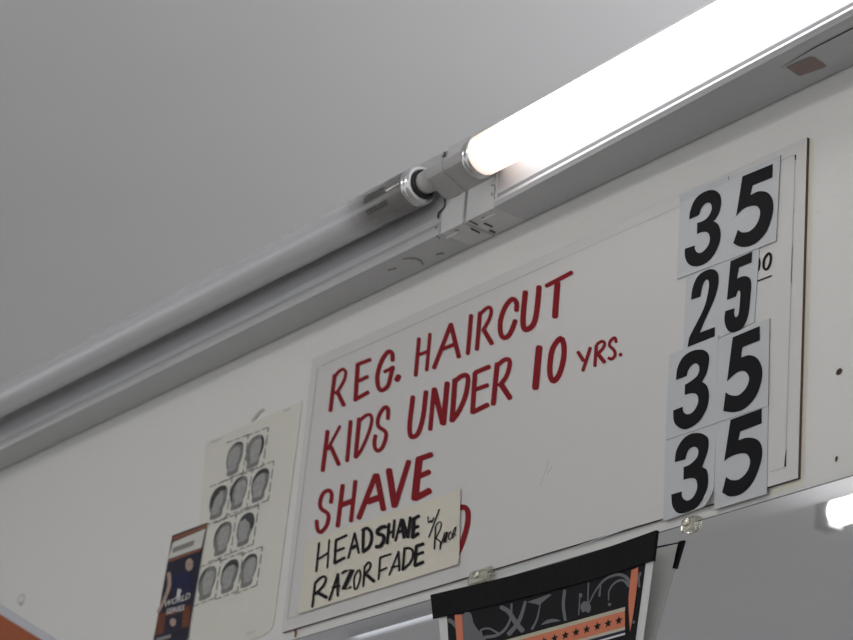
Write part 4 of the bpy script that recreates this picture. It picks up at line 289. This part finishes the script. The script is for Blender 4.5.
def slab(quad, y, th, curve=None, n=1):   # quad TL,TR,BR,BL with front at y and thickness th
    q = pts(quad, 0); V = []; F = []
    for k, off in ((0, 0.), (1, th)):
        for j in range(n + 1):
            for i in range(n + 1):
                u, v = i / n, j / n
                p = [q[0][c]*(1-u)*(1-v) + q[1][c]*u*(1-v) + q[2][c]*u*v + q[3][c]*(1-u)*v for c in (0, 2)]
                V.append((p[0], y + off + (curve(u, v) if curve else 0), p[1]))
    N = (n + 1) ** 2; r = n + 1
    for j in range(n):
        for i in range(n):
            a = j*r + i; F.append((a, a+r, a+r+1, a+1)); F.append((N+a, N+a+1, N+a+r+1, N+a+r))
    fr = len(F)
    for i in range(n):
        F.append((i, i+1, N+i+1, N+i)); b = n*r + i; F.append((b+1, b, N+b, N+b+1))
        a = i*r; F.append((a+r, a, N+a, N+a+r)); a = i*r + n; F.append((a, a+r, N+a+r, N+a))
    mb = MB(); mb.add(V, F); mb.m = [0]*fr + [1]*(len(F) - fr)
    return mb

# ------------------------------------------------------------------ the room
def struct(o): o['kind'] = 'structure'; return o
w = struct(MB().box((-4.5, WALL_Y, 0), (3.2, .103, Z0 + .128)).build('wall_back', WALLM, loc=(0, .05, 0)))
struct(MB().box((-9, -7, CZ), (5, 6, CZ + .1)).build('ceiling', CEILM, loc=(0, 0, CZ)))
struct(MB().box((-9, -7, -.05), (5, 6, 0)).build('floor', FLOORM, loc=(0, 0, 0)))
for i in range(2):
    o = face_room(polys(MB(), [D['hole'][i]], .0027).build('screw_hole', HOLE, w)); o['label'] = 'small brown screw hole in the wall'
o = face_room(strips(MB(), D['rust'], .0026).build('rust_drip', RUST, w)); o['label'] = 'brown rust drip under the sign'
for k in ('yellow', 'yellow2'): face_room(polys(MB(), [D[k]], .0027).build('yellowed_paint', YELLOW, w))

# ------------------------------------------------------------------ price sign
sx = pts(D['sign'], 0)
sign = thing('price_sign', (.345, 0, Z0 - .284), 'wide white barber price sign hand-lettered in red, hung under the strip lights', 'sign')
o = slab(D['sign'], 0, .0028).build('board', [BOARD, BOARDEDGE], sign)
for wname in ('REG.', 'HAIRCUT', 'KIDS', 'UNDER', '10', 'YRS.', 'SHAVE', 'D'):
    o = face_room(strips(MB(), D[wname], -.0003).build('lettering', RED, sign)); o['label'] = 'red brush lettering reading ' + wname
for st in D['cents']: o = face_room(strips(MB(), [st], -.0003).build('cents_lettering', BLACKINK, sign)); o['label'] = 'black brush stroke left over beside the number plates'
for k, m_ in (('line_dark', BLACKINK), ('line_grey', PENCIL), ('line_blue', BLUEL)):
    for st in D[k]: face_room(strips(MB(), [st], -.0002).build('border_line', m_, sign))

# ------------------------------------------------------------------ number plates
PLAB = {'r1a': 'white number plate with a black 3 in the top row, left of the pair', 'r1b': 'white number plate with a wide black 5 in the top row',
        'r2a': 'narrow white number plate with a black 2', 'r2b': 'narrow white number plate with a slim black 5 beside the 2',
        'r3a': 'white number plate with a black 3 directly below the 2', 'r3b': 'white number plate with a black 5 in the third row down',
        'r4a': 'white number plate with a black 3 in the bottom row, its corner peeling', 'r4b': 'white number plate with a black 5 in the bottom row, hanging below the sign'}
for k, (y, quad) in PLATES.items():
    q = pts(quad, 0); cx = sum(p[0] for p in q) / 4; zb = min(p[2] for p in q)
    t = thing('number_plate', (cx, y, zb), PLAB[k], 'number plate', 'number plates on the price sign')
    cf = None
    if k == 'r4a': cf = lambda u, v: -.006 * max(0, (u + v - 1.78) / .22) ** 1.4
    if k == 'r1a': cf = lambda u, v: -.0012 * max(0, .06 - v) / .06
    slab(quad, y, -y - .0001, cf, 14).build('plate', [PLATE, PLATEE], t)
    face_room(polys(MB(), D['num_' + k], y - .0003).build('numeral', NUM, t))

# ------------------------------------------------------------------ handwritten note
t = thing('handwritten_note', (.1, 0, Z0 - .25), 'small cream card with black marker writing stuck over the lower left of the price sign', 'note')
slab(D['note'], -.0008, .0004, lambda u, v: -.0012 * max(0, (u - .9) / .1) ** 2 * (1 - .4*v) - .0012*max(0, v-.8)/.2, 48).build('card', [NOTE, NOTE], t)
NY = -.0013
for nm, txt in (('note1', 'HEADSHAVE'), ('note2', 'RAZOR FADE'), ('note_side', 'w/ RAZOR')):
    q_ = pts(D['note'], 0); xr = (q_[1][0] + q_[2][0]) / 2; xl_ = (q_[0][0] + q_[3][0]) / 2
    def ny(x, z):
        u = (x - xl_) / (xr - xl_); zt_ = (q_[0][2]*(1-u) + q_[1][2]*u) - Z0; zb_ = (q_[3][2]*(1-u) + q_[2][2]*u) - Z0; v = (zt_ - z) / (zt_ - zb_)
        return NY - .0012 * max(0, (u - .9) / .1) ** 2 * (1 - .4*v) - .0012*max(0, v-.8)/.2 - .0001
    o = face_room(strips(MB(), D[nm], ny).build('lettering', BLACKINK, t)); o['label'] = 'black marker lettering reading ' + txt

# ------------------------------------------------------------------ haircut chart
q = pts(D['chart'], 0)
t = thing('haircut_chart', (sum(p[0] for p in q)/4, .002, min(p[2] for p in q)), 'yellowed paper chart of ten grey photocopied heads left of the price sign', 'poster')
cq = q
TL, TR, BR, BL = [Vector((p[0], 0, p[2])) for p in q]
def along(a, b, k): return a + (b - a) * k
c1 = along(BR, TR, .035); c2 = along(BR, BL, .10); out = [TL, TR, c1, along(c1, BR, .6) + (c2-BR)*.18, c2, BL]
mb = MB(); n = len(out)
mb.add([(p.x, .0022, p.z) for p in out] + [(p.x, .0026, p.z) for p in out], [tuple(range(n))[::-1], tuple(range(n, 2*n))] + [(i, (i+1) % n, n + (i+1) % n, n + i) for i in range(n)])
mb.build('paper', CHART, t)
for i in range(10):
    mb = polys(MB(), [D['faces'][i]], .0020, 0); polys(mb, [D['neck'][i]], .0018, 2); polys(mb, [D['hair'][i]], .0016, 1)
    face_room(mb.build('head_print', [INKG, INKD, INKL], t))
face_room(strips(MB(), D['ticks'], .0017).build('cut_marks', TICK, t))
for st in D['chart_tape']: face_room(strips(MB(), [st], .0017).build('smudge', mat('pencil smudge', (.50, .49, .45, 1), .8), t))

# ------------------------------------------------------------------ souvenir ticket
q = pts(D['ticket'], 0)
t = thing('souvenir_ticket', (sum(p[0] for p in q)/4, .001, min(p[2] for p in q)), 'tall navy and rust printed baseball ticket overlapping the left edge of the head chart', 'ticket')
slab(D['ticket'], .0012, .0006).build('card', [TKD, TKW], t)
yt2, yt3 = .0009, .0006
mb = MB()
for k, y, mi in (('tk_blue', yt2, 3), ('tk_brown', yt2 - .0001, 4), ('tk_white', yt2, 1), ('tk_orange', yt3, 0), ('tk_code', yt3, 2), ('tk_dark', yt3, 5), ('tk_grey', yt3 - .0002, 2)):
    polys(mb, D[k], y, mi)
face_room(mb.build('print', [TKO, TKW, TKG, TKB, TKN, TKD], t))
face_room(strips(MB(), [D['tk_skin'][1]], yt3 - .00015).build('player_print', TKS, t))
for k in (0, 2): face_room(polys(MB(), [D['tk_skin'][k]], yt3 - .0001).build('ball_print', TKS, t))
face_room(strips(MB(), D['tk_silver'], yt3 - .0002).build('trophy_print', TKV, t))
def text(name, body, key, y, m, parent, bold=0.):
    a = pts(D[key], y); o0, bx, tp = Vector(a[0]), Vector(a[1]) - Vector(a[0]), Vector(a[2]) - Vector(a[1])
    cu = bpy.data.curves.new(name, 'FONT'); cu.body = body; cu.resolution_u = 2; cu.offset = bold
    tmp = bpy.data.objects.new(name, cu); me0 = bpy.data.meshes.new_from_object(tmp)
    xs = [v.co.x for v in me0.vertices]; ys = [v.co.y for v in me0.vertices]; x0, x1, y0, y1 = min(xs), max(xs), min(ys), max(ys)
    mb = MB(); mb.add([o0 + bx * ((v.co.x - x0)/(x1-x0)) + tp * ((v.co.y - y0)/(y1-y0)) for v in me0.vertices], [tuple(p.vertices) for p in me0.polygons])
    bpy.data.objects.remove(tmp); bpy.data.curves.remove(cu); bpy.data.meshes.remove(me0)
    return face_room(mb.build(name, m, parent))
text('title_print', 'WORLD', 'tk_word', yt3 - .0004, TKV, t, .02)
text('title_print', 'SERIES', 'tk_series', yt3 - .0004, TKV, t, .02)

# ------------------------------------------------------------------ pennant at the far left, screw in the wall
q = pts(D['pennant'], 0)
t = thing('pennant', (q[1][0], .001, q[3][2]), 'orange felt pennant with a white border at the lower left corner', 'pennant')
slab(D['pennant'], .0015, .0012).build('border', [WHITEB, WHITEB], t)
slab(D['pennant_in'], .0006, .0009).build('field', [ORANGE, ORANGE], t)
def lathe(mb, c, prof, axis='y', n=20, mi=0):
    R = []
    for r, h in prof:
        ring = []
        for k in range(n):
            a = 2*math.pi*k/n
            ring.append((c[0] + r*math.cos(a), c[1] + h, c[2] + r*math.sin(a)) if axis == 'y' else (c[0] + h, c[1] + r*math.cos(a), c[2] + r*math.sin(a)))
        R.append(ring)
    return mb.rings(R, mi)
mb = lathe(MB(), (-.589, .003, Z0 - .143), [(.0072, 0), (.007, -.0015), (.0052, -.0035), (.003, -.0045), (.0005, -.0048)])
tag(mb.build('screw_head', mat('painted screw', (.62, .61, .58, 1), .25, coat=.5), loc=(-.589, .003, Z0 - .143), smooth=True), 'small white painted screw head in the wall above the orange pennant', 'screw')

# ------------------------------------------------------------------ mirror with bevelled edge
MZ = D['mirror_z'] + Z0
t = thing('wall_mirror', (.4, 0, MZ - .7), 'large wall mirror with a slanting glass rim below the price sign', 'mirror')
BV = .0135; ML, MR, MBt = -.35, 1.25, MZ - .7
mb = MB(); 
mb.add([(ML+BV, -.002, MBt+BV), (MR-BV, -.002, MBt+BV), (MR-BV, -.002, MZ-BV), (ML+BV, -.002, MZ-BV)], [(0, 1, 2, 3)])
mb.build('glass', MIRROR, t)
mb = MB(); yb_ = -.00168
I = [(ML+BV, -.002, MBt+BV), (MR-BV, -.002, MBt+BV), (MR-BV, -.002, MZ-BV), (ML+BV, -.002, MZ-BV)]; O = [(ML, yb_, MBt), (MR, yb_, MBt), (MR, yb_, MZ), (ML, yb_, MZ)]
mb.add(I + O, [(4+i, 4+(i+1) % 4, (i+1) % 4, i) for i in range(4)])
RM = .0009; O2 = [(ML-RM, yb_, MBt-RM), (MR+RM, yb_, MBt-RM), (MR+RM, yb_, MZ+RM), (ML-RM, yb_, MZ+RM)]
mb.add(O + O2, [(4+i, 4+(i+1) % 4, (i+1) % 4, i) for i in range(4)], 1); O = O2
B2 = [(p[0], .0028, p[2]) for p in O]
mb.add(O + B2, [(i, 4+i, 4+(i+1) % 4, (i+1) % 4) for i in range(4)] + [(7, 6, 5, 4)], 1)
mb.build('bevel', [MIRROR, MEDGE], t)

def clip(cx, zc, w_, label, hs=1.):
    t = thing('mirror_clip', (cx, -.003, zc - .008), label, 'clip', 'clear plastic clips on the mirror top edge')
    prof = [(.0025, .009), (-.003, .009), (-.006, .006), (-.0068, 0), (-.0068, -.0065), (-.0055, -.008), (-.0028, -.008), (-.0026, 0), (.0025, .0005)]
    R = []
    for k in range(7):
        u = k / 6; s_ = 1 - .25*(abs(2*u-1))**4
        R.append([(cx + (u - .5)*w_, y if y > -.003 else -.003 + (y+.003)*s_, zc + hs*z*(.8+.2*s_)) for y, z in prof])
    MB().rings(R).build('body', CLEAR, t, smooth=False)
    lathe(MB(), (cx, -.0066, zc + .001), [(.0034, 0), (.0033, -.0012), (.002, -.002), (.0004, -.0021)]).build('screw', SCREW, t, smooth=True)
clip(.5775, Z0 - .2985, .0150, 'clear plastic mirror clip glinting under the bottom number plates', .72)
clip(.3145, Z0 - .2900, .026, 'cloudy clear mirror clip above the black tape', .85)

# ------------------------------------------------------------------ poster hung over the mirror, held by black tape
xc, hw, zt = D['poster_par']
def py(x, z):
    k = min(1, max(0, (zt - z)/.165)); e = ((x - xc)/hw) ** 2
    return -.002 - ((.0045 + .0085*e)*(1-k) + .0005*k)
def sheet(off): return lambda x, z: py(x, z) - off
def ext(quad, f):         # lengthen a TL,TR,BR,BL quad downwards (it runs on below the frame)
    a = list(quad)
    for t_, b_ in ((0, 6), (2, 4)):
        for c in (0, 1): a[b_+c] = a[t_+c] + (a[b_+c] - a[t_+c]) * f
    return a
def grid(quad, yf, nu, nv, mi=0, mb=None):
    P = [(quad[i]/1e4, quad[i+1]/1e4) for i in range(0, 8, 2)]; V = []
    for j in range(nv + 1):
        for i in range(nu + 1):
            u, v = i/nu, j/nv
            x, z = [P[0][c]*(1-u)*(1-v) + P[1][c]*u*(1-v) + P[2][c]*u*v + P[3][c]*(1-u)*v for c in (0, 1)]
            V.append((x, yf(x, z), z + Z0))
    r = nu + 1
    mb = mb or MB()
    return mb.add(V, [(j*r+i, j*r+i+r, j*r+i+r+1, j*r+i+1) for j in range(nv) for i in range(nu)], mi)
poster = thing('poster', (xc, -.012, Z0 - .72), 'black, grey and orange printed poster with a star band taped over the mirror', 'poster')
pq = ext(D['paper'], 4.2)
mb = grid(pq, sheet(0), 24, 16, 0); grid(pq, sheet(-.0004), 24, 16, 1, mb)
mb.build('paper', [PAPERW, PAPERB], poster, smooth=True)
face_room(grid(ext(D['art'], 4.4), sheet(.0002), 24, 12).build('black_print', ARTK, poster, smooth=True))
mb = strips(MB(), D['sw'], sheet(.0005)); polys(mb, D['swp'], sheet(.0006)); face_room(mb.build('swirl_print', ARTG, poster))
for st in D['or']: face_room(polys(MB(), [st], sheet(.0008)).build('orange_stripe', ARTO, poster))
mb = MB()
for k, off, mi in (('cream', .0008, 0), ('or2', .0009, 1), ('navy', .0008, 2), ('whiteline', .0011, 3)): strips(mb, D[k], sheet(off), mi)
polys(mb, D['stars'], sheet(.0012), 4)
face_room(mb.build('star_band', [ARTC, ARTO, ARTN, PAPERW, ARTK], poster))

# the tape: a strip sagging along the poster's top, its right end folded round the back
t = thing('tape_strip', (xc, -.013, Z0 - .34), 'wide strip of black gaffer tape along the top of the poster', 'tape')
tt, tb = pts(D['tape'][0], sheet(.0016)), pts(D['tape'][1], sheet(.0016)); n = len(tt)
mb = MB(); V = []
for off in (0, .0007):
    for k in range(5):
        v = k / 4
        for a, b in zip(tt, tb): V.append((a[0]*(1-v)+b[0]*v, a[1]*(1-v)+b[1]*v + off, a[2]*(1-v)+b[2]*v))
F = []
for k in range(4):
    for i in range(n - 1):
        a = k*n + i; F.append((a, a+n, a+n+1, a+1)); b = 5*n + a; F.append((b, b+1, b+n+1, b+n))
for i in range(n - 1):
    F.append((i, i+1, 5*n+i+1, 5*n+i)); b = 4*n + i; F.append((b+1, b, 5*n+b, 5*n+b+1))
for k in range(4):
    a = k*n; F.append((a+n, a, 5*n+a, 5*n+a+n)); a = k*n + n - 1; F.append((a, a+n, 5*n+a+n, 5*n+a))
mb.add(V, F).build('strip', TAPE, t, smooth=False)
a, b = tt[-1], tb[-1]
def off(p, dx, dy): return (p[0] + dx, p[1] + dy, p[2])
mb = MB(); FB = .0028
fa = [off(a, -.0004, .0007), off(b, -.0004, .0007), off(b, -.0004, FB), off(a, -.0004, FB)]
fb = [off(a, -.0055, FB), off(b, -.003, FB)]
mb.add(fa + fb, [(0, 1, 2, 3), (3, 2, 5, 4)]); mb.add([off(p, .0003, .0001) for p in fa] + [off(p, 0, .0003) for p in fb], [(3, 2, 1, 0), (4, 5, 2, 3)])
mb.build('folded_end', TAPE, t)

# ------------------------------------------------------------------ strip lights on the wall
ZB, ZT, CY = .045, .136, -.0345
PROF = [(.0012, ZT), (CY + .002, ZT), (CY, ZT - .002), (CY, .0585), (CY + .0022, .0568), (CY + .0022, .0545), (CY - .0022, .0522), (CY - .0030, .0490), (CY - .0012, ZB + .0002), (CY + .0015, ZB), (.0012, ZB)]
SK = lambda x: 0 if x < .34 else (x - .34) * .035
def channel(name, xs, m, parent, skew):
    R = [[(x, y - (SK(x) * (y - .0012) / (CY - .0012) if skew else 0), z + Z0) for y, z in PROF] for x in xs]
    return MB().rings(R).build(name, m, parent)
TR_ = .0188
def axis(x, lit): return (-.0555 - .02*(x - .33), .0885) if lit else (-.0555 - .008*(.2 - x), .0922)
def tube_ring(x, r, lit, n=32):
    ay, az = axis(x, lit); return [(x, ay + r*math.cos(2*math.pi*k/n), Z0 + az + r*math.sin(2*math.pi*k/n)) for k in range(n)]
def tube_mesh(prof, lit): return MB().rings([tube_ring(x, r, lit) for x, r in prof])
def holder(x0, x1, parent):      # tapers from a wide foot to a narrow rounded tip
    P = [(-.0340, .0770), (-.0590, .0870), (-.0622, .0888), (-.0638, .0915), (-.0638, .0985), (-.0622, .1015), (-.0590, .1035), (-.0340, .1120)]
    R = []
    for k, x in enumerate((x0, x0 + .0012, x1 - .0012, x1)):
        s_ = 1 if k in (1, 2) else .95
        R.append([(x, -.034 + (y + .034)*s_, Z0 + .0945 + (z - .0945)*s_) for y, z in P])
    return MB().rings(R).build('lampholder', HOLDER, parent)
def print_dashes(x0, x1, angs, rad, seed, lit, m, parent):
    rr = random.Random(seed)
    for a in angs:
        x = x0; mb = MB()
        while x < x1:
            l = rr.uniform(.0012, .0034); da = .05; P = []
            for (xx, aa) in ((x, a-da), (x+l, a-da), (x+l, a+da), (x, a+da)):
                ay, az = axis(xx, lit); P.append((xx, ay + rad*math.cos(aa), Z0 + az + rad*math.sin(aa)))
            mb.add(P, [(0, 1, 2, 3)]); x += l + rr.uniform(.0006, .0014)
        mb.build('tube_print', m, parent)

left = thing('strip_light', (.25, 0, Z0 + ZB), 'white wall strip light with the dead grey tube, running off to the left', 'light fixture', 'strip lights above the sign')
right = thing('strip_light', (.345, 0, Z0 + ZB), 'white wall strip light with the glowing tube, above the number plates', 'light fixture', 'strip lights above the sign')
channel('channel', (-1.02, .2530), STEEL, left, False)
MB().box((.2534, CY - .0008, Z0 + ZB), (.2868, .0012, Z0 + ZT)).build('end_plate', STEELP, left, bevel=.0004)
for st in D['crack_l']: face_room(strips(MB(), [st], -.0357).build('end_plate_gap', SEAM, left))
holder(.2590, .2868, left)
ay, az = axis(.25, False)
nk = MB(); lathe(nk, (.2455, ay, Z0 + az), [(.0085, 0), (.0108, .001), (.0110, .016)], 'x', 24); nk.build('lampholder_neck', HOLDER, left, smooth=True)
g = MB(); R = []
for k in range(19):
    a = math.radians(-260 * k/18); c = Vector((.2475, ay + .0122*math.cos(a), Z0 + az + .0122*math.sin(a))); rd = Vector((0, math.cos(a), math.sin(a)))
    R.append([tuple(c + rd*.0016*math.cos(2*math.pi*j/8) + Vector((.0022, 0, 0))*math.sin(2*math.pi*j/8)) for j in range(8)])
g.rings(R).build('gasket', GASKET, left, smooth=True)
tube = tube_mesh([(-.985, TR_), (-.6, TR_), (-.2, TR_), (.0, TR_), (.2, TR_), (.2365, TR_)], False).build('tube', DEAD, left, smooth=True)
tube_mesh([(.2355, .0188), (.2365, .0191), (.2385, .0191), (.2392, .0186), (.2400, .0186), (.2408, .0191), (.2435, .0190), (.2458, .0180), (.2468, .0160), (.2468, .0125), (.2445, .0120)], False).build('tube_cap', ALU, tube, smooth=True)
print_dashes(.178, .2105, (3.02, 3.17, 3.32, 3.78, 3.93), TR_ + .0002, 3, False, mat('tube print', (.05, .05, .05, 1), .6), tube)

channel('channel', (.3352, .34, .6, .9, 1.25, 1.58), STEEL, right, True)
MB().box((.2918, CY - .0008, Z0 + ZB), (.3347, .0012, Z0 + ZT)).build('end_plate', STEELP, right, bevel=.0004)
MB().box((.2872, -.0325, Z0 + ZB + .001), (.2916, .0012, Z0 + ZT - .001)).build('joint_plate', HOLDER, right)
for st in D['crack_r']: face_room(strips(MB(), [st], -.0357).build('end_plate_gap', SEAM, right))
holder(.2874, .3275, right)
lit = tube_mesh([(.3385, TR_), (.35, TR_), (.37, TR_), (.40, TR_), (.45, TR_), (.6, TR_), (.9, TR_), (1.25, TR_), (1.55, TR_)], True).build('tube', TUBELIT, right, smooth=True)
tube_mesh([(.3280, .0150), (.3284, .0182), (.3295, .0190), (.3325, .0192), (.3335, .0187), (.3345, .0187), (.3352, .0192), (.3390, .0192), (.3395, .0188)], True).build('tube_cap', ALU, lit, smooth=True)
print_dashes(.348, .378, (2.45, 2.60, 2.75, 2.90), TR_ + .0002, 8, True, mat('faint tube print', (.40, .30, .22, 1), .6, emit=.9), lit)
for key, nm, m_, z_ in (('slot', 'slot', SEAM, .0446), ('emboss', 'embossed_tab', EMB, .0447), ('knockout', 'knockout', mat('knockout groove', (.16, .16, .16, 1), .7), .0446)):
    for st in D[key]: xstrip(MB(), [st], z_).build(nm, m_, left if sum(st[0::2])/len(st[0::2]) < 2885 else right)
P = [(D['patch'][i]/1e4, D['patch'][i+1]/1e4, Z0 + .0446) for i in range(0, len(D['patch']), 2)]
o = MB().add(P, [tuple(range(len(P)))]).build('tape_patch', BROWN, right); o['label'] = 'small brown patch stuck under the housing'
cl = D['coverline']; mb = MB()
for i in range(len(cl) - 1):
    (x0, y0), (x1, y1) = cl[i], cl[i+1]; w0, w1 = (.0001, .0006, .0008)[i], (.0001, .0006, .0008)[i+1]
    mb.add([(x0, y0-w0, Z0+.0446), (x0, y0+w0, Z0+.0446), (x1, y1+w1, Z0+.0446), (x1, y1-w1, Z0+.0446)], [(0, 1, 2, 3)])
mb.build('cover_gap', SEAM, right)

# ------------------------------------------------------------------ the shop's ceiling lights (one row shows in the mirror), plus two unseen, added
def ceiling_light(x0, y, label, length=1.22):
    t = thing('ceiling_light', (x0 + length/2, y, CZ), label, 'ceiling light', 'fluorescent ceiling lights')
    MB().box((x0 - .05, y - .035, CZ - .05), (x0 + length + .05, y + .035, CZ)).build('housing', LAMPW, t)
    for xx in (x0 - .045, x0 + length + .010): MB().box((xx, y - .016, LZ - .026), (xx + .035, y + .016, CZ - .05)).build('lampholder', HOLDER, t)
    R = [[(x, y + .021*math.cos(2*math.pi*k/20), LZ + .021*math.sin(2*math.pi*k/20)) for k in range(20)] for x in (x0 - .008, x0 + length + .008)]
    MB().rings(R).build('tube', CEILTUBE, t, smooth=True)
for x0, y, label in ((LX, LY, 'lit fluorescent ceiling light reflected at the right edge of the mirror'),
                     (-.35, -1.35, 'unseen fluorescent ceiling light added to light the wall, farther from the camera'),
                     (1.15, -1.35, 'unseen fluorescent ceiling light added to light the wall, nearer the camera')):
    ceiling_light(x0, y, label)
dx = LX - 1.46
LY = -1.665
t = thing('ceiling_light', (dx + .41, LY, CZ), 'dim shaded ceiling light reflected at the lower left of the mirror', 'ceiling light', 'fluorescent ceiling lights')
MB().box((dx, LY - .05, CZ - .035), (dx + .82, LY + .05, CZ)).build('housing', LAMPW, t)
R = [[(dx + .005 + .81*i, LY + .05*math.cos(math.pi*k/12), CZ - .036 - .045*math.sin(math.pi*k/12)) for k in range(13)] for i in (0, 1)]
MB().rings(R).build('diffuser', DIFF, t)

# unseen area light, added low behind the wall to brighten the ceiling over it
ld = bpy.data.lights.new('added_uplight_beyond_wall', 'AREA'); ld.shape = 'RECTANGLE'; ld.size = 1.6; ld.size_y = .8; ld.energy = UP_E; ld.color = (1, .985, 1)
lo = bpy.data.objects.new('added_uplight_beyond_wall', ld); col.objects.link(lo); lo.location = (1.45, .85, 1.95); lo.rotation_euler = (math.pi, 0, 0)

# ------------------------------------------------------------------ ambient, camera
wd = bpy.data.worlds.new('World'); bpy.context.scene.world = wd; wd.use_nodes = True
wd.node_tree.nodes['Background'].inputs[0].default_value = (.96, .98, 1, 1); wd.node_tree.nodes['Background'].inputs[1].default_value = WORLD_E
cam = bpy.data.cameras.new('camera'); co = bpy.data.objects.new('camera', cam); col.objects.link(co)
cam.sensor_width = 36; cam.lens = 2300 / 853 * 36; cam.clip_start = .05
yaw, pit, rol = .9626478, .4046338, .0934900
f = Vector((-math.sin(yaw)*math.cos(pit), math.cos(yaw)*math.cos(pit), math.sin(pit))); r = Vector((math.cos(yaw), math.sin(yaw), 0)); u = r.cross(f)
c_, s_ = math.cos(rol), math.sin(rol); r, u = r*c_ + u*s_, u*c_ - r*s_
M = Matrix.Identity(4)
for i in range(3): M[i][0], M[i][1], M[i][2] = r[i], u[i], -f[i]
M.translation = (1.83434, -1.14218, Z0 - .86905); co.matrix_world = M
cam.dof.use_dof = True; cam.dof.focus_distance = 1.83; cam.dof.aperture_fstop = 13
sc = bpy.context.scene; sc.camera = co
sc.view_settings.view_transform = 'Standard'; sc.view_settings.look = 'None'; sc.view_settings.gamma = 1; sc.view_settings.exposure = .3
sc.view_settings.use_curve_mapping = False
